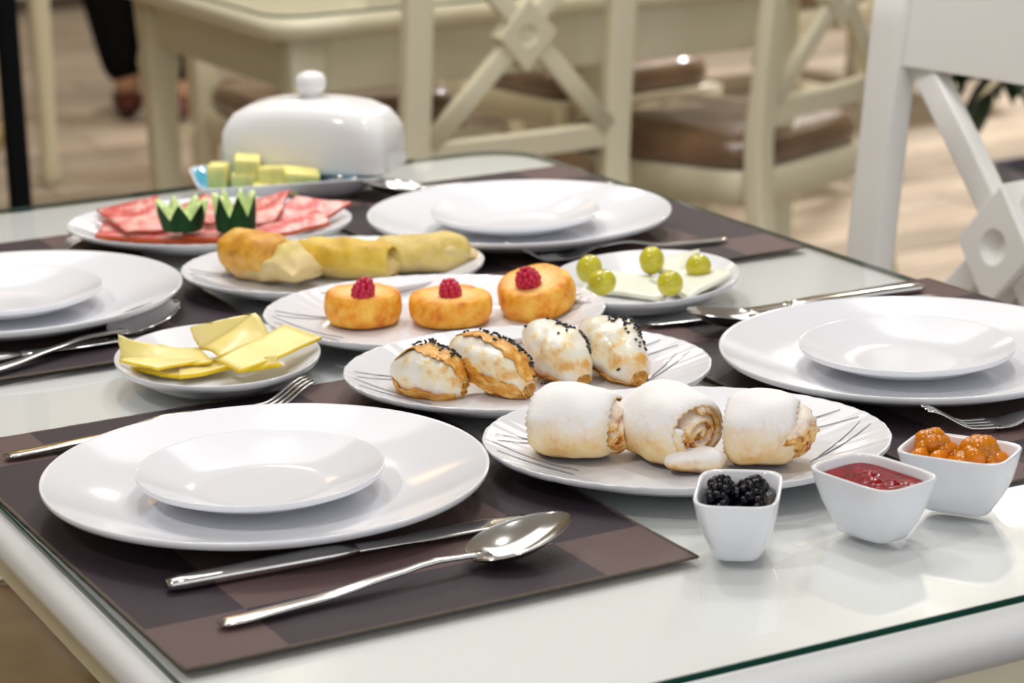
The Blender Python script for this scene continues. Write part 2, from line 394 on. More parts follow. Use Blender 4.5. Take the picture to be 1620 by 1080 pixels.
# ------------------------------------------------------------------ chairs
def make_chair(name, label, mat, loc, rz, group=None, tone='leather'):
    c = thing(name, label, 'chair', loc, rz, group)
    HW = .172
    yb = lambda z: lerp_tab([(0, -.275), (.42, -.215)], z) if z < .42 else (-.215 if z < .5 else -.215-.131*(z-.5))
    for s in (-1, 1):
        zs = [0, .1, .25, .4, .5, .6, .7, .8, .9, .985]
        loft('back_post', [(s*HW, yb(z), z) for z in zs], [.036, .04, .042, .044, .044, .044, .044, .044, .046, .046], [.028]*3+[.034]*2+[.028]*5, mat, c, 8, 16, side=(1, 0, 0))
        loops('front_leg', [se_ring(h/2, h/2, z, 6, 16, 0, s*(HW-.002), .185) for z, h in ((0, .026), (.02, .03), (.2, .034), (.38, .042), (.44, .044))], mat, c)
    # crest rail: tall, slightly bowed
    def rail(nm, z0, z1, th, bow, extra=0, mt=mat):
        rings = []
        for j in range(13):
            x = -HW-extra+(2*HW+2*extra)*j/12; b = bow*(1-(x/(HW+extra))**2)
            zt = z1+ (.012*(1-(x/HW)**2) if nm == 'top_rail' else 0)
            y0, y1 = yb(z0)-b, yb(zt)-b; h = th/2
            rings.append([(x, y0-h, z0), (x, y0-h, z0), (x, y0+h, z0), (x, y0+h, z0+.002), (x, y1+h, zt-.004), (x, y1+h-.004, zt), (x, y1-h+.004, zt), (x, y1-h, zt-.004)])
        return loops(nm, rings, mt, c, smooth=False)
    rail('top_rail', .864, 1.0, .024, .012, .018)
    rail('bottom_rail', .528, .566, .022, .012)
    zc = .717
    for s in (-1, 1):
        p0, p1 = (-s*(HW-.02), yb(.566), .560), (s*(HW-.035), yb(.88), .872)
        loft('cross_bar', [tuple(Vector(p0).lerp(Vector(p1), t)+Vector((0, -.006-.006*math.sin(PI*t)+s*.001, 0))) for t in (0, .25, .5, .75, 1)], [.030]*5, [.018]*5, mat, c, 9, 16, side=(0.7, 0, -s*.7))
    # diamond block with a dished round recess on both faces
    R, T = .058, .0165; sl = -.131; yy = (yb(.566)+yb(.866))/2-.010; vs = []; rg = []
    def dia(r, y): 
        o = []
        for j in range(32):
            a = 2*PI*j/32; q = 1/(abs(math.cos(a))+abs(math.sin(a))); o.append((r*q*math.cos(a)*.86, yy+y+sl*r*q*math.sin(a), zc+r*q*math.sin(a)))
        return o
    def cir(r, y): return [(r*math.cos(2*PI*j/32), yy+y+sl*r*math.sin(2*PI*j/32), zc+r*math.sin(2*PI*j/32)) for j in range(32)]
    rg = [cir(.002, -T+.008), cir(.010, -T+.005), cir(.017, -T), dia(R-.003, -T), dia(R, -T+.003), dia(R, T-.003), dia(R-.003, T), cir(.017, T), cir(.010, T-.005), cir(.002, T-.008)]
    loops('center_diamond', rg, mat, c, smooth=False)
    # seat frame and tufted cushion
    def tr(y): return (HW+.012)+(.02 if y > 0 else 0)*(y/.2)
    fr = []
    for z, i in ((.384, .008), (.388, 0), (.438, 0), (.442, .004)):
        fr.append([(p[0]*1, p[1], z) for p in se_ring(.19-i, .21-i, z, 9, 40)])
    loops('seat_frame', fr, mat, c)
    cu = []
    for z, k in ((.443, .97), (.452, 1.015), (.472, 1.02), (.488, .985), (.496, .93), (.502, .75), (.506, .5), (.506, .25)):
        cu.append([(x*k, y*k, z+ (.004*nz((x*k, y*k, z), 14))*(1 if z > .475 else 0)) for x, y, _ in se_ring(.186, .20, z, 6, 48)])
    loops('cushion', cu, tone, c)
    for s in (-1, 1): box('stretcher', (s*(HW-.002), -.03, .20), (.018, .40, .026), mat, c)
    box('stretcher', (0, -.0, .20), (.33, .018, .024), mat, c)
    return c
G = 'cross-back chairs in the room behind'
ch = make_chair('cross_back_chair', 'white cross-back chair at the right edge, beside the laid table', 'white_lacquer', (.792, .767, FZ), PI/2+math.radians(5))
ch2 = make_chair('cross_back_chair', 'ivory cross-back chair seen from behind, its back centred above the far dinner plate', 'ivory', (1.33, 2.53, FZ), 0)
def chair(x, y, rz, label):
    c = copy_tree(ch2); c.location = (x, y, FZ); c.rotation_euler.z = rz; c['label'] = label; return c
chair(1.865, 2.60, math.radians(22), 'ivory cross-back chair turned askew, between the centre chair and the white chair')
chair(1.45, 3.30, PI, 'ivory chair facing us across the bare table, behind the centre chair')
chair(2.02, 3.33, PI+.1, 'ivory chair facing us across the bare table, behind the askew chair')
chair(1.83, 4.65, math.radians(60), 'ivory chair with a brown seat by the black trousers at the upper left')
cl_ = chair(-.02, .86, -PI/2, 'ivory chair with plastic-covered seat under the lower left table edge')
for k_ in cl_.children:
    if k_.name.startswith('cushion'): k_.data = k_.data.copy(); k_.data.materials[0] = MT['beige_seat']
chair(3.0, 4.15, .15, 'ivory chair far back, seen through the centre chair')
chair(2.62, 5.15, -.5, 'ivory chair far back, left of the one at the far table')

# ------------------------------------------------------------------ place mats
def make_placemat(x, y, rz, label):
    t = thing('placemat', label, 'placemat', (x, y, 0.0002), rz, 'brown checked placemats')
    vs = []; nx, ny = 13, 19; a, b = .30, .4278
    for z in (0, .0013):
        for j in range(ny):
            for i in range(nx): vs.append((a*i/(nx-1), b*j/(ny-1), z+.0003*(nz((i, j, 0), .8)+.5)*(z > 0)))
    fs = []
    N = nx*ny
    for j in range(ny-1):
        for i in range(nx-1):
            q = j*nx+i; fs.append((N+q, N+q+1, N+q+nx+1, N+q+nx)); fs.append((q, q+nx, q+nx+1, q+1))
    per = [i for i in range(nx)]+[j*nx+nx-1 for j in range(1, ny)]+[(ny-1)*nx+i for i in range(nx-2, -1, -1)]+[j*nx for j in range(ny-2, 0, -1)]
    for k in range(len(per)):
        p, q = per[k], per[(k+1) % len(per)]; fs.append((p, q, N+q, N+p))
    mk('woven_sheet', vs, fs, 'mat', t, False)
    pts = [(0, 0, .001), (a, 0, .001), (a, b, .001), (0, b, .001)]
    for k in range(4):
        p, q = Vector(pts[k]), Vector(pts[(k+1) % 4]); n = 24 if k % 2 == 0 else 34
        loft('hem', [p.lerp(q, s/n) for s in range(n+1)], [.0026+.0005*(s % 2) for s in range(n+1)], [.0016+.0004*(s % 2) for s in range(n+1)], 'mat_edge', t, 2, 6)
    return t
make_placemat(.0071, .1309, .0151, 'brown checked placemat nearest the camera, under the front dinner plate')
make_placemat(-.0073, .6992, -.0027, 'brown checked placemat cut off by the left edge, behind the yellow cheese')
make_placemat(.4795, .7278, -.0063, 'brown checked placemat furthest back, under the far dinner plate')
make_placemat(.5048, .1471, .0169, 'brown checked placemat at the right edge, behind the jam bowls')

# ------------------------------------------------------------------ plates
def lathe_dish(name, R, H, base, flat, th, foot, mat, parent=None, z0=0.0, yscale=1.0, n=128, flute=0, pw=1.6, lip=1.0):
    """thin-walled dish, R x R*yscale; inner profile then outer profile"""
    def prof(r): return base + (H-base)*max(0, (r-flat)/(1-flat))**pw
    rs = [0.0001, .2, .4, flat*.9, flat, flat+(1-flat)*.12, flat+(1-flat)*.25, flat+(1-flat)*.4, flat+(1-flat)*.55, flat+(1-flat)*.7, flat+(1-flat)*.82, flat+(1-flat)*.92, .985, .997]
    path = [(r, prof(r)) for r in rs]; path += [(1.003, prof(1)-.0006), (1.002, prof(1)-th*.7), (.992, prof(.985)-th)]
    path += [(r, prof(r)-th) for r in (.93, .86, .78, .70) if r > foot+.05]
    path += [(foot+.02, max(prof(foot)-th, .0022)), (foot+.008, 0.0), (foot-.012, 0.0), (foot-.03, .0018), (.3, .0018), (.0001, .0018)]
    rings = []
    for (r, z) in path:
        ring = []
        for j in range(n):
            t = 2*PI*j/n; k = 1; dz = 0
            if flute and r > flat:
                q = min(1, (r-flat)/(1-flat)*2)*(1 if r < .95 else 1)
                dz = .00019*math.sin(flute*t+9*r)*q*(1 if z >= prof(r)-.001 else .3); k = 1+.0014*q*math.sin(flute/2*t+2)
            ring.append((R*r*k*math.cos(t), R*yscale*r*k*math.sin(t), z0+z+dz))
        rings.append(ring)
    o = loops(name, rings, mat, parent); return o, prof
plates = [('front', (.1382, .3452), 'large white dinner plate nearest the camera', 'small white side plate stacked on the front dinner plate'),
          ('left', (.1366, .866), 'large white dinner plate cut off by the left edge of the photo', 'small white side plate on the dinner plate at the left edge'),
          ('back', (.5996, .9004), 'large white dinner plate furthest back, behind the rolled pancakes', 'small white side plate on the furthest dinner plate'),
          ('right', (.6212, .3632), 'large white dinner plate at the right edge, behind the jam bowls', 'small white side plate on the dinner plate at the right edge')]
pl0 = sp0 = None
for nm, (x, y), lab, lab2 in plates:
    if pl0 is None:
        pl0, _ = lathe_dish('dinner_plate', .1318, .0225, .005, .56, .0038, .50, 'porcelain', n=160, pw=1.5); o = pl0
        sp0, _ = lathe_dish('side_plate', .0735, .0175, .0045, .50, .0034, .48, 'porcelain', n=128, pw=1.4); q = sp0
    else:
        o = pl0.copy(); COL.objects.link(o); q = sp0.copy(); COL.objects.link(q)
    o.location = (x, y, .0018); tag(o, lab, 'plate', 'large dinner plates at the four places')
    q.location = (x-.002, y+.004, .0018+.0051); tag(q, lab2, 'plate', 'side plates stacked on the dinner plates')

def platter(label, x, y, rz, a=.1245, b=.0970, tilt=0.0):
    t = thing('oval_platter', label, 'plate', (x, y, .0004), rz, 'oval white platters down the middle of the table')
    o, prof = lathe_dish('dish_body', a, .0195, .0055, .64, .0036, .56, 'porcelain', t, 0, b/a, 216, 54, 1.3)
    t.rotation_euler = (tilt, 0, rz); t.location.z = .0004+b*.55*math.sin(tilt)
    def ribbon(ps, wd):
        vs = []
        for k, (r, th) in enumerate(ps):
            r2, th2 = ps[min(k+1, len(ps)-1)]; r1, th1 = ps[max(k-1, 0)]
            P = lambda r, th: Vector((a*r*math.cos(th), b*r*math.sin(th), prof(r)+.0007))
            d = (P(r2, th2)-P(r1, th1)).normalized(); s = d.cross(Vector((0, 0, 1))).normalized(); wk = wd*(.25+.75*math.sin(PI*k/(len(ps)-1)))
            c = P(r, th)
            vs += [tuple(c-s*wk/2-Vector((0, 0, .0004))), tuple(c-s*wk/2), tuple(c+s*wk/2), tuple(c+s*wk/2-Vector((0, 0, .0004)))]
        mk('painted_curve', vs, grid_faces(len(ps), 4), 'line', t)
    for base in (0.25, PI-.1):
        for k, (r0, r1, t0, t1, wd) in enumerate([(.62, .95, -.50, .02, .0008), (.64, .93, -.42, .12, .0006), (.60, .95, .62, .18, .0007), (.66, .95, .72, .36, .0010)]):
            ribbon([(r0+(r1-r0)*(s/24)**(1.6), base+t0+(t1-t0)*(s/24)**.8) for s in range(25)], wd)
    return t, prof
platter('oval white platter holding three sugar-dusted rolls, nearest of the platters', .3872, .2778, -.55, tilt=.022)
platter('oval white platter holding four seeded puff pastries', .3785, .4682, -.417, tilt=.022)
platter('oval white platter holding three fried cheesecakes with raspberries', .3930, .6435, -.50, .1265, .0970, tilt=.022)
platter('oval white platter holding three rolled pancakes', .3895, .823, -.3968, .1215)
platter('oval white platter holding ham slices and cucumber crowns', .3639, 1.0343, -.55)
def small_dish(label, x, y, rz, a, b):
    o, pf = lathe_dish('oval_dish', a, .0190, .0045, .66, .0036, .55, 'porcelain', n=112, yscale=b/a, pw=1.15)
    o.location = (x, y, .0004); o.rotation_euler.z = rz; tag(o, label, 'dish', 'small plain oval dishes'); return o
small_dish('small oval white dish holding yellow cheese slices', .2120, .6180, 1.316, .0845, .0715)
small_dish('small oval white dish holding green olives and white cheese', .5776, .6508, .70, .090, .0725)

# ------------------------------------------------------------------ cutlery (built along +X from the handle end)
def put(t, A, B, z=.0018):
    A, B = Vector(A), Vector(B); t.location = (A.x, A.y, z); t.rotation_euler.z = math.atan2(B.y-A.y, B.x-A.x); return (B-A).length
CG = 'steel cutlery at the four places'
def make_spoon(label, A, B, z=.0018, s=1.0):
    t = thing('table_spoon', label, 'spoon', group=CG); Lh = put(t, A[:2], B[:2], z)
    neck = Lh-.060
    zs = [(0, .003), (.25*Lh, .0040), (.48*Lh, .0075), (.60*Lh, .0095), (neck, .0080), (neck+.012, .0075)]
    xs = [0, .004]+[neck*k/14 for k in range(1, 15)]+[neck+.01]
    loft('handle', [(x, 0, lerp_tab(zs, x)) for x in xs], [lerp_tab([(0, .007), (.006, .0125), (.3*Lh, .0105), (.6*Lh, .0055), (neck, .006), (neck+.012, .011)], x) for x in xs],
         [lerp_tab([(0, .002), (.005, .0030), (.5*Lh, .0028), (neck, .0030), (neck+.012, .0014)], x) for x in xs], 'steel', t, 2.6, 12)
    vs = []; n, m = 22, 20; BL, BW = .064, .0430
    for lay in (0, 1):
        for i in range(n+1):
            u = (1-math.cos(PI*i/n))/2; wdt = BW/2*max(.02, (math.sin(PI*min(1, u**.86))**.5 if 0 < u < 1 else 0)); x = neck-.002+u*BL
            rim = .0080+.0115*u
            for j in range(m+1):
                v = -1+2*j/m; dep = .0105*(1-v*v)*math.sin(PI*min(max(u, .0), 1)**.9)**.8 if 0 < u < 1 else 0
                vs.append((x, v*wdt, rim-dep-lay*.0011))
    K = (n+1)*(m+1); fs = []
    for i in range(n):
        for j in range(m):
            q = i*(m+1)+j; fs.append((q, q+m+1, q+m+2, q+1)); fs.append((K+q, K+q+1, K+q+m+2, K+q+m+1))
    for i in range(n):
        for j in (0, m):
            q = i*(m+1)+j; fs.append((q, K+q, K+q+m+1, q+m+1) if j else (q, q+m+1, K+q+m+1, K+q))
    for i in (0, n):
        for j in range(m): q = i*(m+1)+j; fs.append((q, q+1, K+q+1, K+q))
    mk('bowl', vs, fs, 'steel', t); return t
def make_knife(label, A, B, z=.0018):
    t = thing('table_knife', label, 'knife', group=CG); Lh = put(t, A[:2], B[:2], z); h = Lh*.50
    xs = [0, .003, .008]+[h*k/10 for k in range(1, 11)]
    loft('handle', [(x, 0, .0042) for x in xs], [lerp_tab([(0, .008), (.006, .0115), (h*.8, .0155), (h, .013)], x) for x in xs], [lerp_tab([(0, .005), (.006, .0075), (h*.8, .0072), (h, .0045)], x) for x in xs], 'steel', t, 2.8, 14)
    xs = [h-.002+(Lh-h+.002)*k/16 for k in range(17)]
    loft('blade', [(x, -.0005*math.sin(3*(x-h)/Lh), .0040-.0008*(x-h)/Lh) for x in xs], [lerp_tab([(h-.002, .012), (h+.02, .0135), (h+.05, .0185), (Lh-.03, .019), (Lh-.008, .012), (Lh, .002)], x) for x in xs],
         [lerp_tab([(h-.002, .0042), (h+.03, .0022), (Lh, .0012)], x) for x in xs], 'steel', t, 2.4, 12)
    return t
def make_fork(label, A, B, z=.0018):
    A, B = Vector(A[:2]), Vector(B[:2])
    t = thing('table_fork', label, 'fork', group=CG); Lh = put(t, A[:2], B[:2], z); hd = Lh-.078
    zs = [(0, .003), (.3*Lh, .004), (hd-.025, .0100), (hd, .0085), (hd+.025, .003), (hd+.045, .0035), (Lh, .0175)]
    xs = [0, .004]+[(hd)*k/14 for k in range(1, 15)]
    loft('handle', [(x, 0, lerp_tab(zs, x)) for x in xs], [lerp_tab([(0, .007), (.006, .0125), (.3*Lh, .0105), (hd-.02, .0055), (hd, .0062)], x) for x in xs], [lerp_tab([(0, .002), (.006, .003), (hd, .0028)], x) for x in xs], 'steel', t, 2.6, 12)
    xs = [hd-.002+.034*k/8 for k in range(9)]
    hdo = loft('head', [(x, 0, lerp_tab(zs, x)) for x in xs], [lerp_tab([(hd-.002, .006), (hd+.02, .022), (hd+.032, .0235)], x) for x in xs], [.0022]*9, 'steel', t, 3, 14)
    for k in range(4):
        y = (k-1.5)*.0062; xs = [hd+.029+(Lh-hd-.029)*q/10 for q in range(11)]
        loft('tine', [(x, y*(1-.12*(q/10)), lerp_tab(zs, x)) for q, x in enumerate(xs)], [.0037-.0022*(q/10)**2 for q in range(11)], [.0022-.0010*(q/10) for q in range(11)], 'steel', hdo, 3, 8)
    return t
make_spoon('steel tablespoon lying in front of the nearest dinner plate, bowl pointing right', (.041, .171), at(893, 813, .021))
make_knife('steel knife between the nearest dinner plate and the front spoon', (.036, .236), (.256, .234))
make_fork('steel fork behind the nearest dinner plate, tines showing beside the cheese dish', at(8, 721, .005), at(492, 600, .019))
make_spoon('steel tablespoon below the dinner plate at the left edge, bowl by the cheese', (.030, .690), at(276, 475, .021))
make_knife('steel knife under the left spoon, running behind the cheese dish', (-.005, .734), (.215, .746))
make_fork('steel fork behind the dinner plate at the left edge, only tines showing', (.035, 1.02), at(127, 376, .019))
make_fork('steel fork between the furthest dinner plate and the olive dish', at(1150, 371, .008), at(804, 385, .021))
make_spoon('steel spoon beyond the furthest dinner plate, tip beside the butter dish', (.772, 1.035), at(572, 288, .018))
make_knife('steel knife behind the dinner plate at the right edge, lying beyond its spoon', (.766, .545), (.53, .566))
make_spoon('steel spoon behind the dinner plate at the right edge, bowl tip at its left', (.760, .522), at(1093, 490, .021))
make_fork('steel fork in front of the dinner plate at the right edge, above the apricot jam', (.765, .190), at(1460, 641, .021))

# ------------------------------------------------------------------ sheets (cheese, ham)
def sheet(name, P, th, mat, edge, label=None, cat=None, group=None, bulge=0.0, n=12, wob=.0006, seed=0, parent=None, cu=0, cv=0):
    P = [Vector(p) for p in P]; c = sum(P, Vector())/4; top = []; 
    for j in range(n+1):
        for i in range(n+1):
            u, v = i/n, j/n; q = (P[0]*(1-u)+P[1]*u)*(1-v)+(P[3]*(1-u)+P[2]*u)*v
            q = q+Vector((0, 0, bulge*(4*u*(1-u)+4*v*(1-v)-1)/2*1.0 - cu*4*u*(1-u) - cv*4*v*(1-v)))
            q += Vector((nz(q, 60, seed), nz(q, 60, seed+3), nz(q, 45, seed+5)))*wob*2
            if i in (0, n) or j in (0, n): q += Vector((nz(q, 300, seed), nz(q, 300, seed+9), 0))*wob*1.4
            top.append(q-c)
    N = len(top); vs = [tuple(q) for q in top]+[tuple(q-Vector((0, 0, th))) for q in top]; fs = []; fm = []
    for j in range(n):
        for i in range(n):
            q = j*(n+1)+i; fs += [(q, q+1, q+n+2, q+n+1), (N+q, N+q+n+1, N+q+n+2, N+q+1)]; fm += [0, 0]
    per = list(range(n+1))+[j*(n+1)+n for j in range(1, n+1)]+[n*(n+1)+i for i in range(n-1, -1, -1)]+[j*(n+1) for j in range(n-1, 0, -1)]
    for k in range(len(per)):
        a, b = per[k], per[(k+1) % len(per)]; fs.append((a, N+a, N+b, b)); fm.append(1)
    o = mk(name, vs, fs, None, parent, True, [mat, edge], fm); o.location = c
    if label: tag(o, label, cat, group)
    return o
A = at
CHG = 'yellow cheese slices in the small dish'
sheet('cheese_slice', [A(197, 578, .013), A(282, 592, .011), A(345, 575, .011), A(240, 562, .011)], .003, 'cheese', 'cheese_edge', 'yellow cheese slice lowest at the front left of the dish', 'cheese', CHG, seed=4)
sheet('cheese_slice', [A(282, 593, .013), A(374, 578, .013), A(360, 560, .012), A(290, 572, .012)], .003, 'cheese', 'cheese_edge', 'small pale cheese slice at the front middle of the dish', 'cheese', CHG, seed=5)
sheet('cheese_slice', [A(372, 584, .015), A(444, 575, .019), A(436, 562, .024), A(372, 574, .014)], .003, 'cheese', 'cheese_edge', 'narrow upturned cheese strip at the front right of the dish', 'cheese', CHG, seed=6)
sheet('cheese_slice', [A(189, 569, .021), A(250, 583, .016), A(340, 567, .016), A(252, 545, .020)], .0018, 'cheese', 'cheese_edge', 'curled yellow cheese slice at the left of the dish', 'cheese', CHG, seed=1)
sheet('cheese_slice', [A(189, 567, .020), A(337, 571, .0165), A(316, 549, .0185), A(188, 530, .036)], .0018, 'cheese', 'cheese_edge', 'yellow cheese slice with raised left corner, above the curled one', 'cheese', CHG, seed=2, cu=.003)
sheet('cheese_slice', [A(316, 549, .018), A(347, 563, .0195), A(428, 531, .026), A(404, 494, .040)], .0018, 'cheese', 'cheese_edge', 'yellow cheese slice standing tallest at the back of the dish', 'cheese', CHG, seed=3, cu=-.002)
sheet('cheese_slice', [A(300, 516, .034), A(316, 549, .0185), A(412, 520, .0285), A(404, 494, .040)], .0018, 'cheese', 'cheese_edge', 'yellow cheese slice leaning behind the tallest one', 'cheese', CHG, seed=8, cu=.001)
sheet('cheese_slice', [A(343, 567, .0215), A(378, 584, .019), A(510, 532, .027), A(449, 513, .030)], .0020, 'cheese', 'cheese_edge', 'yellow cheese slice reaching over the right rim of the dish', 'cheese', CHG, seed=7, cv=.001)
WG = 'white cheese slices in the olive dish'
sheet('white_cheese_slice', [A(925, 455, .010), A(1045, 470, .010), A(1070, 440, .010), A(955, 425, .010)], .0035, 'white_cheese', 'white_cheese', 'large flat white cheese slice lying under the left olives', 'cheese', WG, seed=11, bulge=.003)
sheet('white_cheese_slice', [A(1028, 438, .015), A(1090, 468, .013), A(1158, 428, .022), A(1104, 416, .013)], .0035, 'white_cheese', 'white_cheese', 'white cheese slice at the right rim of the olive dish', 'cheese', WG, seed=12, bulge=.002)
sheet('white_cheese_slice', [A(1020, 425, .013), A(1090, 432, .013), A(1106, 392, .031), A(1066, 402, .020)], .003, 'white_cheese', 'white_cheese', 'white cheese slice with a corner raised at the back of the olive dish', 'cheese', WG, seed=13)
# olives
def make_olive(px, py, label, rot, hole):
    b = A(px, py+1, .0125+.0095); t = thing('green_olive', label, 'olive', b, 0, 'green olives', rot)
    rings = []
    for i in range(1, 16):
        a = PI*i/16; rings.append([(.0102*math.sin(a)*math.cos(2*PI*j/24), .0102*math.sin(a)*math.sin(2*PI*j/24), .0114*math.cos(a)) for j in range(24)])
    loops('flesh', rings, 'olive', t)
    h = loops('pit_hole', [se_ring(.0019, .0019, -.0107, 2, 10), se_ring(.0021, .0014, -.0115, 2, 10), se_ring(.0008, .0008, -.0118, 2, 10)], 'pit', t)
make_olive(932, 424, 'green olive furthest left in the dish, touching another', (.3, .3, 0), 1)
make_olive(952, 446, 'green olive at the left front of the dish', (1.2, 0, .9), 1)
make_olive(1031, 411, 'green olive standing at the back centre of the dish', (0, .1, 0), 0)
make_olive(1060, 447, 'green olive at the centre front, dark hole facing us', (1.4, 0, -.45), 1)
make_olive(1105, 421, 'green olive furthest right in the dish', (1.0, .2, -.4), 1)

# ham
HG = 'smoked ham slices fanned on the platter'
def ham(P, lab, s, th=.0022, **k): return sheet('ham_slice', P, th, 'ham', 'ham_edge', lab, 'ham', HG, seed=s, wob=.0008, **k)
ham([A(150, 372, .014), A(245, 378, .010), A(262, 352, .012), A(165, 348, .014)], 'ham slice lowest at the front left of the platter', 21, .005)
ham([A(205, 374, .014), A(345, 381, .012), A(335, 358, .012), A(222, 350, .013)], 'ham slice with orange rind at the front, below the cucumber crowns', 22, .005)
ham([A(288, 371, .017), A(372, 378, .016), A(390, 355, .013), A(300, 352, .013)], 'ham slice between the cucumber crowns and the first pancake', 23, .004)
ham([A(152, 331, .022), A(200, 366, .018), A(268, 362, .018), A(249, 308, .034)], 'pink ham slice with pointed corner at the left of the platter', 24)
ham([A(272, 330, .022), A(330, 352, .020), A(372, 340, .022), A(326, 306, .030)], 'pink ham slice behind and between the cucumber crowns', 25)
ham([A(362, 324, .024), A(405, 355, .022), A(436, 348, .022), A(459, 300, .038)], 'ham slice with raised dark rind corner right of the tall crown', 26, .003)
ham([A(400, 352, .018), A(505, 350, .018), A(556, 320, .030), A(468, 308, .034)], 'ham slice reaching over the right rim of the platter', 27, .0025)
ham([A(385, 366, .021), A(430, 372, .017), A(521, 352, .020), A(498, 332, .026)], 'pale fatty ham slice at the right front of the platter', 28, .003, cu=-.002)

# cucumber crowns
def crown(base, r, h, teeth, flare, label, ph, group='cucumber crowns'):
    t = thing('cucumber_crown', label, 'cucumber', base, 0, group); n = teeth*8
    def hh(j, k=1): 
        u = (j % 8)/8; tri = 1-abs(2*u-1); return h*.42+h*.58*tri
    def R(z, j): return r*(.80+flare*(z/h)**.9)*(1+.02*math.sin(3*j*2*PI/n))
    out, inn = [], []
    K = 7
    for i in range(K):
        out.append([]); inn.append([])
        for j in range(n):
            z = hh(j)*i/(K-1); a = 2*PI*j/n+ph
            out[-1].append((R(z, j)*math.cos(a), R(z, j)*math.sin(a), z))
            f = .5*h+(hh(j)-.5*h)*max(0, (i/(K-1))) if hh(j) > .5*h else hh(j); ri = R(f, j)-.0120*(1-.6*max(0, (f-.5*h)/(.5*h)))
            inn[-1].append((ri*math.cos(a), ri*math.sin(a), f))
    sk = loops('skin', out, 'cuke_skin', t, (True, False), smooth=True)
    rings = [out[-1]]+[[tuple(Vector(p)*.995+Vector((0, 0, .0003))) for p in out[-1]]]+inn[::-1]+[[(x*.6, y*.6, .56*h) for x, y, z in inn[0]]]
    loops('flesh', rings, 'cuke_flesh', t, (False, True)); return t
b1 = A(290, 361, .021); b2 = A(374, 362, .021)
crown((b1.x, b1.y, .0205), .0212, .0255, 7, .32, 'short flared cucumber crown at the left, on the ham', .2)
crown((b2.x, b2.y, .0205), .0208, .0325, 7, .12, 'tall cucumber crown at the right, on the ham', .45)

# ------------------------------------------------------------------ blue dish, butter lid, fruit
dsh = thing('square_dish', 'shallow turquoise dish with pale rim under the white butter lid', 'dish', (.500, 1.190, .0004), -.26)
rp = [(.060, .030, 0), (.066, .036, 0), (.072, .042, .003), (.090, .053, .012), (.0995, .0595, .0195), (.1005, .0605, .0205), (.0995, .0595, .0212), (.097, .057, .0205)]
loops('outer_shell', [se_ring(a*.88, b, z, 9, 72) for a, b, z in rp], 'porcelain', dsh, (True, False))
loops('glazed_inside', [se_ring(a*.88, b, z, 9, 72) for a, b, z in [(.097, .057, .0205), (.088, .051, .0135), (.070, .040, .0055), (.05, .028, .0045)]], 'blue_glaze', dsh, (False, True))
lid = thing('butter_dish_lid', 'white porcelain butter dish lid with round knob', 'butter dish', (.5335, 1.197, .0222), -.74)
lr = [(.079, .0415, .0), (.0830, .0445, .0005), (.0840, .0455, .004), (.0832, .0448, .028), (.0820, .0438, .043), (.0790, .0418, .0515), (.0730, .0380, .0585), (.059, .030, .0640), (.039, .020, .0668), (.016, .009, .0676)]
rr_ = []
for a, b, z in lr:
    ring = []
    for x, y, _ in se_ring(a, b, z, 6.5 if z < .05 else 4.5, 96):
        ring.append((x, y, z-.007*(x/.085)**2*min(1, z/.045)))
    rr_.append(ring)
loops('cover', rr_, 'lid_porcelain', lid, (False, True))
loops('knob', [se_ring(r, r, z, 2, 40) for r, z in [(.0095, .062), (.0085, .0685), (.0090, .0710), (.0132, .0745), (.0150, .0790), (.0146, .0845), (.0118, .0890), (.006, .0915), (.002, .0920)]], 'lid_porcelain', lid)
def chunk(P, s, rz, label, tilt=0, sd=0):
    rings = []
    for i, (z, k) in enumerate([(-1, .86), (-.93, .97), (-.5, 1), (0, 1.0), (.5, 1), (.93, .97), (1, .84)]):
        ring = []
        for x, y, _ in se_ring(s[0]/2*k, s[1]/2*k, 0, 9, 32):
            p = Vector((x, y, z*s[2]/2)); p *= 1+.07*nz(p, 70, sd); ring.append(tuple(p))
        rings.append(ring)
    o = loops('melon_chunk', rings, 'fruit'); o.location = P; o.rotation_euler = (tilt, tilt*.5, rz); return tag(o, label, 'fruit', 'pale yellow melon chunks')
def fr(px, py, z): return A(px, py, z)
chunk((.4375, 1.2025, .0215), (.019, .020, .026), -.6, 'pale yellow fruit chunk furthest left, upright on the blue glaze', 0, 1)
chunk((.4570, 1.1840, .0175), (.026, .022, .020), -.5, 'pale fruit chunk at the front, under the piled one', .05, 2)
chunk((.4590, 1.1830, .0345), (.024, .020, .015), -.4, 'pale yellow fruit chunk topmost of the pile', .2, 3)
chunk((.4780, 1.1650, .0225), (.027, .022, .022), -.7, 'yellow fruit chunk in the middle of the row', -.1, 4)
chunk((.4640, 1.1590, .0130), (.018, .014, .012), -.3, 'small fruit piece low in front of the middle chunk', .1, 7)
chunk((.4990, 1.1480, .0235), (.034, .018, .014), -.25, 'long pale fruit chunk furthest right in the blue dish', .3, 5)
chunk((.4840, 1.1480, .0140), (.022, .012, .010), -.5, 'thin fruit piece by the front rim of the blue dish', 0, 6)

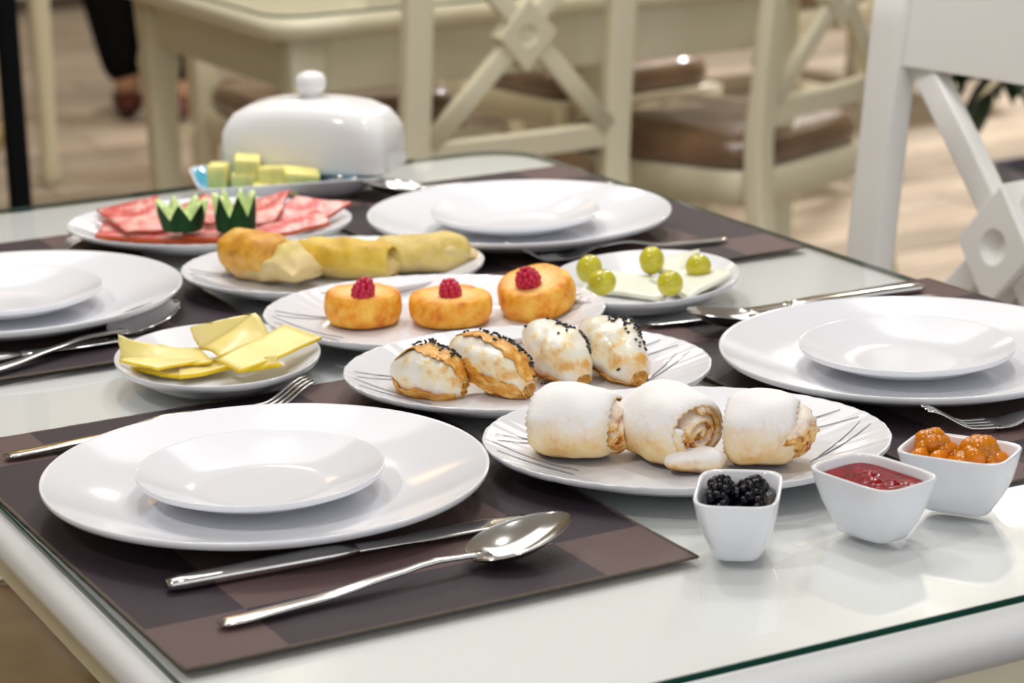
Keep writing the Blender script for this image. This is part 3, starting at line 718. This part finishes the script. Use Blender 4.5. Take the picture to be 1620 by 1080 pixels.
# ------------------------------------------------------------------ fried cheesecakes and raspberries
def syrnik(P, label, sd, tilt=(0, 0, 0), R=.0300, H=.0255, sx=1):
    prof = [(.3, .0012), (.75, .0003), (.92, .0018), (1.0, .0070), (1.02, .0125), (1.0, .0185), (.95, .0232), (.84, .0252), (.65, .0248), (.40, .0244), (.15, .0242)]
    rings = []
    for r, z in prof:
        ring = []
        for j in range(72):
            a = 2*PI*j/72; p = Vector((math.cos(a)*r*R*sx, math.sin(a)*r*R, z*H/.0255)); p *= 1+.05*nz(p, 45, sd)+.02*nz(p, 160, sd); p.z = max(p.z, 0)
            ring.append(tuple(p))
        rings.append(ring)
    o = loops('fried_cheesecake', rings, 'syrnik'); o.location = P; o.rotation_euler = tilt
    return tag(o, label, 'cheesecake', 'fried cheesecakes with raspberries')
ZB = .0075
syrnik(A(576, 510, ZB), 'golden fried cheesecake at the left of its platter', 1, (0, .02, .4), .0282, .0255)
syrnik(A(714, 508, ZB), 'golden fried cheesecake in the middle of its platter', 2, (0, 0, 1.4), .0308, .0222)
syrnik(A(852, 489, .0108), 'golden fried cheesecake at the right, tilted on the platter rim', 3, (.15, -.22, 0), .0290, .0262)
def raspberry(P, label, r, h, tilt, sd):
    t = None; vs = []; fs = []
    rnd = random.Random(sd); dr = .0025
    pts = []
    rows = 5
    for i in range(rows):
        z = h*(.12+.80*i/(rows-1)); rad = r*math.sqrt(max(.02, 1-((z-h*.25)/(h*.80))**2)) if z > h*.25 else r*(.9+.1*z/(h*.25))
        rad = max(rad-dr*.6, .0004); n = max(1, int(2*PI*rad/(dr*1.62)))
        for j in range(n): a = 2*PI*(j+.5*(i % 2))/n+rnd.uniform(-.06, .06); pts.append((rad*math.cos(a), rad*math.sin(a), z))
    pts.append((0, 0, h*.5, ))
    for k, p in enumerate(pts):
        rr = dr*rnd.uniform(.92, 1.08) if k < len(pts)-1 else r*.62; off = len(vs); U, V = (9, 6)
        for i in range(V+1):
            for j in range(U):
                th = PI*i/V; vs.append((p[0]+rr*math.sin(th)*math.cos(2*PI*j/U), p[1]+rr*math.sin(th)*math.sin(2*PI*j/U), p[2]+rr*math.cos(th)))
        fs += grid_faces(V+1, U, True, off)
    o = mk('raspberry', vs, fs, 'raspberry'); o.location = P; o.rotation_euler = tilt
    return tag(o, label, 'raspberry', 'raspberries on the fried cheesecakes')
raspberry(A(572, 472, .0303), 'raspberry on the left fried cheesecake', .0082, .0150, (.15, .25, 0), 1)
raspberry(A(713, 470, .0278), 'raspberry on the middle fried cheesecake', .0080, .0128, (-.1, .1, 1), 2)
raspberry(A(838, 449, .0333), 'raspberry on the tilted right fried cheesecake', .0092, .0135, (.15, -.55, .3), 3)

# ------------------------------------------------------------------ spiral rolls: sugared rolls and pancakes
def spiral(name, turns, r0, pitch, th, wf, mat, parent, sd=0, sq=1.0, per=30, m=14, ph0=0, wobble=.0008, saw=0, edge_mat=None, flatz=None):
    """sheet rolled round the X axis; wf(k) gives (x from, x to) at progress k (0 inside, 1 outside)"""
    n = int(turns*per)+1; vs = []; q = 2*m
    for i in range(n):
        k = i/(n-1); th_ = ph0+2*PI*turns*(k-1); r = r0+pitch*turns*k; x0, x1 = wf(k)
        d = saw*(i % 2)*1.5
        for side in (0, 1):
            for j in range(m):
                jj = j if side == 0 else m-1-j; u = jj/(m-1); x = x0+(x1-x0)*u; e = 2*u-1
                if jj == 0: x -= d
                if jj == m-1: x += d
                t = th/2*(1-abs(e)**6)**.5 if abs(e) < 1 else th*.12
                bell = 1-.22*abs(e)**3
                rr = (r*bell+(t if side == 0 else -t)); p = Vector((x, rr*math.cos(th_), rr*math.sin(th_)*sq))
                p += Vector((nz(p, 60, sd), nz(p, 60, sd+2), nz(p, 60, sd+4)))*wobble*2
                vs.append(tuple(p))
    zmin = min(v[2] for v in vs)
    lim = zmin+(flatz or .003)
    vs = [(x, y, max(z, lim+(z-lim)*.25)-lim+.0004+(lim-zmin)*.25) for x, y, z in vs]
    fs = grid_faces(n, q)
    fs.append(tuple(range(q-1, -1, -1))); fs.append(tuple((n-1)*q+j for j in range(q)))
    return mk(name, vs, fs, mat, parent)
RG = 'sugar-dusted pastry rolls'
PZ = .0062
def sugared_roll(P, rz, label, Lh, R, sd, inner, ph0, tw=2.4, mirror=False, outw=.0, z=.0075):
    t = thing('sugared_roll', label, 'pastry roll', (P[0], P[1], z), rz, RG)
    th = R*.24
    spiral('inner_layers', 2.5, .0015, R*.265, R*.275, lambda k: (-Lh*.42+.004*k, Lh/2+inner*(1-.55*k)+.001), 'roll_in', t, sd, .86, 26, 12, ph0+2*PI*.55, .0016)
    # outer wrap, with a pinked edge
    spiral('outer_wrap', 1.25, R*.70, R*.20, th*1.05, lambda k: (-Lh/2+.003*(1-k), Lh/2-.003+.003*(1-k)), 'roll', t, sd+5, .86, 44, 16, ph0, .0011, .0009)
    bb_ = t.children[-1]; inn = t.children[-2]
    # lift the core to the wrap's own axis
    zc = sum((v.co.z for v in bb_.data.vertices))/len(bb_.data.vertices); zi = sum((v.co.z for v in inn.data.vertices))/len(inn.data.vertices)
    inn.location = (0, 0, zc-zi); return t
V = -.475
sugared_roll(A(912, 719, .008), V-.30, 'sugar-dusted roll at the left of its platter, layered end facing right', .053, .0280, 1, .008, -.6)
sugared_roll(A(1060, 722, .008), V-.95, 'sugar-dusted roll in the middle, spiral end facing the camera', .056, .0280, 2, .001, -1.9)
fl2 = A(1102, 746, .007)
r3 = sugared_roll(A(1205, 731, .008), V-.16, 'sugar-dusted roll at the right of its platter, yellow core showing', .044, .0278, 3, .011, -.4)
# loose tail of the middle roll
def blob(name, P, rx, ry, rz_, rot, mat, sd, amp=.12, sc=90, parent=None, zflat=None, n=40, m=20, e=2.0):
    rings = []
    for i in range(1, m):
        a = PI*i/m; ring = []
        for j in range(n):
            b = 2*PI*j/n; c, s = math.cos(b), math.sin(b); cc = math.copysign(abs(c)**(2/e), c); ss = math.copysign(abs(s)**(2/e), s)
            p = Vector((rx*math.sin(a)**(2/e)*cc, ry*math.sin(a)**(2/e)*ss, rz_*math.cos(a))); p *= 1+amp*nz(p, sc, sd)
            if zflat is not None: p.z = max(p.z, zflat)
            ring.append(tuple(p))
        rings.append(ring)
    o = loops(name, rings, mat, parent); o.location = P; o.rotation_euler = rot; return o
tail = blob('sugared_roll_tip', (fl2.x, fl2.y, .0072), .0190, .0105, .0075, (0, 0, V+.1), 'roll', 9, .24, 80, e=2.6)
for v in tail.data.vertices: v.co.z += .0076
tag(tail, 'small sugar-dusted pastry tip in front of the middle roll', 'pastry', RG)
# pancakes
def pancake(P, rz, Lh, R, mat, sd, label, ph0, sq=.86, endw=.0, z=PZ, turns=2.3, tip=0.0, R2=None):
    t = thing('rolled_pancake', label, 'pancake', (P[0], P[1], z), rz, 'rolled pancakes on their platter')
    spiral('outer_wrap', 1.2, R*.86, R*.12, .0026, lambda k: (-Lh/2, Lh/2+endw*(k-.5)), mat, t, sd, sq, 44, 18, ph0, .0016)
    zc = sum((v.co.z for v in t.children[-1].data.vertices))/len(t.children[-1].data.vertices)
    # folded inner layers, pinched and poking out of the right end
    rings = []
    for i in range(31):
        u = i/30; x = -Lh/2+.002+(Lh+tip-.004)*u; pin = min(1, (1-u)*3.2+.25) if tip else min(1, (1-u)*9+.55)
        ring = []
        st = min(1, u*8+.5)
        for j in range(32):
            a = 2*PI*j/32; rr = R*.83*(1+.10*math.sin(3*a+4*u+sd)+.05*math.sin(7*a))*st
            p = Vector((x, rr*math.cos(a)*(.85+.15*pin), rr*math.sin(a)*sq*pin-(1-pin)*R*.3)); p += Vector((0, nz(p, 70, sd), nz(p, 70, sd+1)))*.003; ring.append(tuple(p))
        rings.append(ring)
    o = loops('folded_inside', rings, 'crepeC' if mat != 'crepeB' else 'crepeB', t); o.location.z = zc
    return t
pancake(A(410, 436, .009), V-.72, .064, .0215, 'crepeA', 1, 'browned rolled pancake at the left, open end with a pinched flap', -.5, .92, .006, tip=.028)
pancake(A(548, 433, .009), V-.35, .084, .0205, 'crepeB', 5, 'golden rolled pancake in the middle of its platter', .2, .82, .004, tip=.004)
pancake(A(668, 423, .009), V+.10, .076, .0190, 'crepeC', 9, 'pale rolled pancake at the right of its platter', .4, .84, .004, tip=.010)

# ------------------------------------------------------------------ seeded puff pastries
PG = 'seeded puff pastries'
def puff(Aa, Bb, R, label, sd, flaps, seeds, roll=0.0, end=.34):
    Aa, Bb = Vector(Aa), Vector(Bb); c = (Aa+Bb)/2; d = (Bb-Aa); Lh = d.length/2; d.normalize()
    y = Vector((0, 0, 1)).cross(d).normalized(); z = d.cross(y)
    Mx = Matrix((( d.x, y.x, z.x), (d.y, y.y, z.y), (d.z, y.z, z.z)))
    t = thing('puff_pastry', label, 'pastry', c, 0, PG, Mx.to_euler())
    def rad(u):  # u -1..1
        return R*(end+(1-end)*max(0, 1-abs(u)**1.9)**.80)*(1+.05*math.sin(5*u+sd))
    def surf(u, a, k=1.0):
        r = rad(u)*k; p = Vector((u*Lh, r*math.cos(a), r*math.sin(a)*.92)); p.z -= .0035*(abs(u)**2)
        f = 1+.17*nz(p, 55, sd)+.09*nz(p, 130, sd); return Vector((p.x, p.y*f, p.z*f))
    rings = [[tuple(surf(-1+2*i/28, 2*PI*j/44)) for j in range(44)] for i in range(29)]
    # dimple the ends so that folded layers show
    for e, s in ((-1, 1), (0, -1)):
        inner = [[tuple(Vector(p)*Vector((1, 1, 1)) if False else (p[0]-s*dx, p[1]*k, p[2]*k)) for p in rings[e]] for dx, k in ((-.0008, .86), (.0012, .72), (-.0012, .55), (.0004, .35))]
        if s == 1: ends = [rings[e]]+inner; loops('folded_end', [[(x+.0008*math.sin(6*j*2*PI/44+k_), y, z) for j, (x, y, z) in enumerate(r_)] for k_, r_ in enumerate(ends)], 'flake', t, (False, True))
        else: rings = inner[::-1]+rings
    loops('pastry_shell', rings, 'puff', t, (True, False))
    rnd = random.Random(sd)
    for (u0, u1, a0, a1, kk) in flaps:
        vs = []; n, m = 30, 12
        for lay in (0, 1):
            for i in range(n+1):
                for j in range(m+1):
                    u = u0+(u1-u0)*i/n; v = j/m; aa = a0+(a1-a0)*v+(.22*nz((u*3, v, sd), 2.2, sd) if v in (0, 1) else 0)+.10*math.sin(7*u+sd)*(1-v)
                    lift = kk+(.06*abs(2*v-1)**3)+.03*nz((u*6, v*9, sd), 1, sd)
                    p = surf(max(-1, min(1, u)), aa, lift); p.x += (u-max(-1, min(1, u)))*Lh
                    if lay: p = p-Vector((0, math.cos(aa), math.sin(aa)))*.0011
                    vs.append(tuple(p))
        K = (n+1)*(m+1); fs = []
        for i in range(n):
            for j in range(m):
                q = i*(m+1)+j; fs += [(q, q+m+1, q+m+2, q+1), (K+q, K+q+1, K+q+m+2, K+q+m+1)]
            for j in (0, m):
                q = i*(m+1)+j; fs.append((q, K+q, K+q+m+1, q+m+1))
        for i in (0, n):
            for j in range(m): q = i*(m+1)+j; fs.append((q, q+1, K+q+1, K+q))
        mk('flaky_flap', vs, fs, 'flake', t)
    vs = []; fs = []
    for (u, a, su, sa, cnt, k) in seeds:
        for _ in range(cnt):
            uu = max(-.97, min(.97, rnd.gauss(u, su))); aa = rnd.gauss(a, sa); p = surf(uu, aa, k); nrm = Vector((0, math.cos(aa), math.sin(aa)))
            p += nrm*.0004; r0 = .00105; ax = Vector((rnd.uniform(-1, 1), rnd.uniform(-1, 1), rnd.uniform(-.3, .3))).normalized(); bx = ax.cross(nrm).normalized(); cx = ax.cross(bx)
            off = len(vs)
            vs += [tuple(p+ax*r0*1.5), tuple(p-ax*r0*1.5), tuple(p+bx*r0), tuple(p-bx*r0), tuple(p+cx*r0), tuple(p-cx*r0)]
            fs += [(off+i_, off+j_, off+k_) for i_, j_, k_ in ((0, 2, 4), (2, 1, 4), (1, 3, 4), (3, 0, 4), (2, 0, 5), (1, 2, 5), (3, 1, 5), (0, 3, 5))]
    s = mk('seeds', vs, fs, 'seed', t, False); s['kind'] = 'stuff'
    return t
# angle a: 0 = +Y side (away from the camera), PI/2 = top, PI = side towards the camera
puff(A(624, 576, .026), A(736, 606, .0165), .0205, 'seeded pastry at the left of its platter, golden folded lid and open end', 11,
     [(-.95, .98, .25, 2.15, 1.08), (-.9, .9, 3.6, 4.2, 1.05)], [(-.1, 1.25, .28, .16, 46, 1.15), (.45, 1.0, .25, .35, 40, 1.15)])
puff(A(723, 537, .036), A(838, 611, .0155), .0190, 'seeded pastry second from the left, leaning with flaky golden flap', 12,
     [(-.95, .97, .1, 1.95, 1.07), (-.8, 1.0, 3.0, 3.75, 1.06)], [(-.2, 1.3, .25, .28, 34, 1.13), (.3, .85, .35, .25, 50, 1.13)])
puff(A(842, 515, .038), A(925, 597, .015), .0195, 'smooth pale seeded pastry third from the left', 13,
     [(-.9, .95, 3.75, 4.35, 1.03)], [(-.30, 1.15, .22, .18, 22, 1.01), (.2, .80, .28, .14, 40, 1.01), (-.8, 2.3, .05, .2, 2, 1.01), (0, 1.6, .1, .3, 2, 1.01)])
puff(A(932, 508, .038), A(1013, 592, .016), .0205, 'smooth pale seeded pastry at the right of its platter', 14,
     [(-.9, .99, 3.75, 4.35, 1.03)], [(-.15, 1.25, .20, .18, 34, 1.01), (.2, .9, .25, .18, 56, 1.01), (.75, 2.9, .02, .1, 2, 1.01)])
def seed(px, py, rz, lab):
    vs = [(.0015, 0, 0), (-.0015, 0, 0), (0, .001, 0), (0, -.001, 0), (0, 0, .0009), (0, 0, -.0009)]
    o = mk('fallen_seed', vs, [(0, 2, 4), (2, 1, 4), (1, 3, 4), (3, 0, 4), (2, 0, 5), (1, 2, 5), (3, 1, 5), (0, 3, 5)], 'seed', None, False)
    o.location = A(px, py, .0072); o.rotation_euler.z = rz; tag(o, lab, 'seed', 'fallen seeds on the pastry platter')
for px, py, rz, lab2 in ((853, 600, .3, 'beside the second pastry, furthest back of its cluster'), (857, 607, 1.2, 'in the cluster of three, leftmost at the front'), (863, 606, 2, 'in the cluster of three, its rightmost'), (881, 606, .8, 'alone under the third pastry'), (1003, 606, .2, 'under the rightmost pastry tip')):
    seed(px, py, rz, 'tiny black seed fallen on the platter '+lab2)

# ------------------------------------------------------------------ jam bowls
BG = 'square white jam bowls'
def bowl(x, y, rz, label):
    t = tag(loops('jam_bowl', [se_ring(a*.93, b*.93, z*.92, e*.72, 72) for a, b, z, e in
        [(.0195, .0130, .0, 5), (.0210, .0145, .0006, 5), (.0232, .0160, .0035, 4.5), (.0275, .0192, .0105, 4.5), (.0315, .0222, .0200, 5), (.0338, .0242, .0300, 6), (.0350, .0252, .0375, 7), (.0352, .0254, .0388, 7), (.0346, .0248, .0395, 7), (.0334, .0237, .0393, 6.5), (.0324, .0228, .0380, 6),
         (.0312, .0218, .030, 5), (.0290, .0200, .020, 4.5), (.0250, .0170, .011, 4), (.018, .012, .007, 3)]], 'porcelain', None, (True, True)), label, 'bowl', BG)
    t.location = (x, y, .0004); t.rotation_euler.z = rz; return t
c1 = at(1168, 822, .018); c2 = at(1381, 795, .018); c3 = at(1517, 757, .018)
print('bowls', c1, c2, c3)
bowl(c1.x, c1.y, .93, 'white jam bowl holding black berries, furthest left of the three')
bowl(c2.x, c2.y, -1.40, 'white jam bowl holding red jam, between the other two')
bowl(c3.x, c3.y, -1.0, 'white jam bowl holding apricot jam, furthest right')
def sphere_mass(name, P, rz, mat, lumps, base, label, sd):
    """preserve heaped from many small berries, joined into one mass"""
    vs = []; fs = []; U, V = 9, 6; r_ = random.Random(sd)
    for (x, y, z, rr) in lumps:
        off = len(vs); k = (r_.uniform(.85, 1.15), r_.uniform(.85, 1.15), r_.uniform(.8, 1.0))
        for i in range(V+1):
            for j in range(U): th = PI*i/V; ph = 2*PI*j/U+i*.3; vs.append((x+rr*k[0]*math.sin(th)*math.cos(ph), y+rr*k[1]*math.sin(th)*math.sin(ph), z+rr*k[2]*math.cos(th)))
        fs += grid_faces(V+1, U, True, off)
    a, b, z0 = base; off = len(vs)
    rg = [se_ring(a*.94, b*.94, z0-.010, 5, 40), se_ring(a, b, z0-.001, 5, 40), se_ring(a*.9, b*.9, z0+.001, 4, 40), se_ring(a*.5, b*.5, z0+.0025, 3, 40), se_ring(a*.05, b*.05, z0+.003, 3, 40)]
    vs += [p for r in rg for p in r]; fs += grid_faces(5, 40, True, off)
    o = mk(name, vs, fs, mat); o.location = (P.x, P.y, 0); o.rotation_euler.z = rz; return tag(o, label, 'jam')
def jam_lumps(name, P, rz, mat, lumps, base, label, sd):
    """one mass of preserve: metaball-like merge of lumps over a filled base"""
    t = Vector((P.x, P.y, 0)); vs = []; n, m = 64, 44; a, b, z0 = base
    top = []
    for i in range(m):
        k = (i+1)/m
        ring = []
        for (x, y, _) in se_ring(a*k, b*k, 0, 2+3*k, n):
            h = z0
            for (lx, ly, lh, lr) in lumps:
                d2 = ((x-lx)**2+(y-ly)**2)/(lr*lr)
                if d2 < 1: h = max(h, z0+lh*math.sqrt(1-d2)*(1+.0))
            h += .0012*abs(nz((x, y, 0), 260, sd))*(1 if lumps and h > z0+.001 else .15)
            ring.append((x, y, h if k < 1 else z0-.001))
        top.append(ring)
    rings = [[(x*.96, y*.96, z0-.010) for x, y, z in top[-1]]]+top[::-1]
    o = loops(name, rings, mat); o.location = t; o.rotation_euler.z = rz; return tag(o, label, 'jam')
rnd = random.Random(3); lum = []
for _ in range(150):
    my = rnd.choice((-.0085, .0085)); x = -.004+rnd.gauss(0, .0085); y = my+rnd.gauss(0, .0038)
    if abs(x) > .023 or abs(y) > .0165: continue
    hgt = .011*max(0, 1-((x+.004)/.021)**2-((y-my)/.012)**2)
    lum.append((x, y, .0305+hgt*rnd.uniform(.65, 1.1), rnd.uniform(.0022, .0036)))
sphere_mass('blackberry_preserve', c1, .93, 'blackjam', lum, (.0288, .0197, .0300), 'glossy black berry preserve heaped in the left jam bowl', 3)
jam_lumps('raspberry_jam', c2, -1.40, 'redjam', [(.002, -.003, .0015, .006), (-.008, .004, .0012, .005), (.012, .002, .0014, .005)], (.0286, .0196, .0320), 'smooth red jam filling the middle jam bowl', 4)
lum = []
for mx, my, n_, sg, hh_ in ((-.017, .002, 26, .0036, .012), (.012, -.001, 44, .0055, .0125), (-.003, 0, 14, .006, .004)):
    for _ in range(n_):
        x = mx+rnd.gauss(0, sg); y = my+rnd.gauss(0, .0045)
        if abs(x) > .024 or abs(y) > .0150: continue
        hgt = hh_*max(0, 1-((x-mx)/.014)**2-((y-my)/.014)**2); lum.append((x, y, .0280+hgt*rnd.uniform(.6, 1.0), rnd.uniform(.0048, .0072)))
sphere_mass('apricot_jam', c3, -1.0, 'orangejam', lum, (.0286, .0196, .0300), 'lumpy orange apricot jam in the right jam bowl', 5)

# ------------------------------------------------------------------ background things
rk = thing('display_rack', 'black metal rack with tan boards at the far left edge', 'rack', (0, 0, 0))
bp = Vector((.672, 2.72, 0))
box('rack_post', (bp.x, bp.y, .34), (.03, .03, 2.2), 'black_metal', rk)
box('rack_post', (bp.x-.55, bp.y+.25, .34), (.03, .03, 2.2), 'black_metal', rk)
for z in (-.60, -.22, .16, .54): box('rack_board', (bp.x-.28, bp.y+.14, z), (.55, .30, .03), 'tan_board', rk, rotz=-.42)
box('rack_back', (bp.x-.29, bp.y+.30, .3), (.56, .014, 1.9), 'tan_board', rk, rotz=-.42)

# person (only the trouser leg is in view): one skinned body, clothes as parts
def skin_body(name, joints, edges, mat, parent, sub=2):
    me = bpy.data.meshes.new(name); me.from_pydata([j[0] for j in joints], edges, []); me.materials.append(MT[mat])
    o = bpy.data.objects.new(name, me); COL.objects.link(o); o.parent = parent
    o.modifiers.new('skin', 'SKIN'); me.skin_vertices
    for i, j in enumerate(joints): me.skin_vertices[0].data[i].radius = (j[1], j[2] if len(j) > 2 else j[1])
    me.skin_vertices[0].data[0].use_root = True
    s = o.modifiers.new('sub', 'SUBSURF'); s.levels = s.render_levels = sub
    dg = bpy.context.evaluated_depsgraph_get(); nm = bpy.data.meshes.new_from_object(o.evaluated_get(dg)); o.modifiers.clear(); o.data = nm
    nm.polygons.foreach_set('use_smooth', [True]*len(nm.polygons)); return o
pe = thing('person', 'person in black trousers standing far back, only lower legs in view', 'person', (2.00, 5.93, FZ), -.3)
J = [((0, 0, .95), .14, .11), ((0, 0, 1.15), .13, .10), ((0, 0, 1.38), .16, .10), ((0, 0, 1.50), .05), ((0, .01, 1.57), .05), ((0, .02, 1.66), .085, .10), ((0, .01, 1.72), .07),
     ((-.17, 0, 1.42), .05), ((-.23, 0, 1.15), .042), ((-.22, .10, .93), .03), ((.17, 0, 1.42), .05), ((.23, 0, 1.15), .042), ((.22, .10, .93), .03),
     ((-.09, 0, .86), .085), ((-.12, .04, .48), .062), ((-.07, -.02, .10), .042), ((.09, 0, .86), .085), ((.08, -.03, .48), .062), ((.06, -.16, .10), .042), ((-.07, .10, .04), .04, .03), ((.06, -.04, .04), .04, .03)]
skin_body('body', J, [(0, 1), (1, 2), (2, 3), (3, 4), (4, 5), (5, 6), (2, 7), (7, 8), (8, 9), (2, 10), (10, 11), (11, 12), (0, 13), (13, 14), (14, 15), (0, 16), (16, 17), (17, 18), (15, 19), (18, 20)], 'skin', pe)
for s in (-1, 1):
    for k in range(5):
        x = s*.22+(k-2)*.016 if k < 4 else s*.22-s*.035; ln = (.07, .085, .09, .08, .05)[k]
        skin_body('finger', [((x, .105, .90), .009), ((x, .115, .90-ln*.5), .008), ((x, .105, .90-ln), .007)], [(0, 1), (1, 2)], 'skin', pe, 1)
skin_body('trousers', [((0, 0, .97), .17, .135)]+[((-.10, 0, .84), .11), ((-.125, .04, .48), .10), ((-.075, -.015, .10), .062), ((.10, 0, .84), .11), ((.085, -.03, .48), .10), ((.06, -.155, .10), .062)], [(0, 1), (1, 2), (2, 3), (0, 4), (4, 5), (5, 6)], 'cloth_black', pe)
skin_body('jumper', [((0, 0, 1.0), .165, .13), ((0, 0, 1.18), .155, .12), ((0, 0, 1.40), .18, .12), ((-.18, 0, 1.42), .065), ((-.235, 0, 1.15), .055), ((-.225, .09, .98), .045), ((.18, 0, 1.42), .065), ((.235, 0, 1.15), .055), ((.225, .09, .98), .045)], [(0, 1), (1, 2), (2, 3), (3, 4), (4, 5), (2, 6), (6, 7), (7, 8)], 'jumper', pe)
for s, y in ((-.072, .06), (.06, -.09)): blob('shoe', (s, y, .045), .048, .135, .045, (0, 0, 0), 'shoe', 3, .05, 10, pe, -.044)
blob('hair', (0, .0, 1.72), .098, .11, .09, (0, 0, 0), 'hair', 3, .05, 10, pe)

# potted plant
pp = at(1682, 262, -.40)
pt = thing('potted_plant', 'dark-leaved plant in a grey pot at the right, behind the white chair', 'plant', (pp.x, pp.y, FZ))
loops('pot', [se_ring(a, a, z, 6, 40) for a, z in ((.07, 0), (.075, .01), (.105, .34), (.11, .36), (.10, .36), (.096, .33))], 'pot', pt, (True, False))
loops('soil', [se_ring(.0965, .0965, .325, 6, 40), se_ring(.09, .09, .335, 6, 40)], 'soil', pt)
rnd = random.Random(5)
for k in range(3):
    a = k*2.1; loft('stem', [(.02*math.cos(a), .02*math.sin(a), .32), (.03*math.cos(a), .03*math.sin(a), .42), (.06*math.cos(a+.4), .06*math.sin(a+.4), .54), (.12*math.cos(a+.5), .12*math.sin(a+.5), .68)], [.02, .018, .014, .008], [.02, .018, .014, .008], 'stem', pt, 2, 8)
lf = None
for k in range(150):
    if lf is None:
        vs = []; 
        for i in range(6):
            u = i/5; w_ = .026*math.sin(PI*min(1, u*.92+.06))
            for j in (-1, 0, 1): vs.append((u*.11, j*w_, .010*abs(j)-.03*u*u))
        lf = mk('leaf', vs, grid_faces(6, 3, False), 'leaf', pt); o = lf
    else: o = lf.copy(); COL.objects.link(o); o.parent = pt
    a = rnd.uniform(0, 2*PI); r = .24*math.sqrt(rnd.random()); z = rnd.uniform(.50, .80)
    r *= 1-.45*abs(z-.62)/.18
    o.location = (r*math.cos(a), r*math.sin(a), z); o.rotation_euler = (rnd.uniform(-.6, .6), rnd.uniform(-.5, .9), a+rnd.uniform(-1, 1)); o.scale = (rnd.uniform(.8, 1.3),)*3
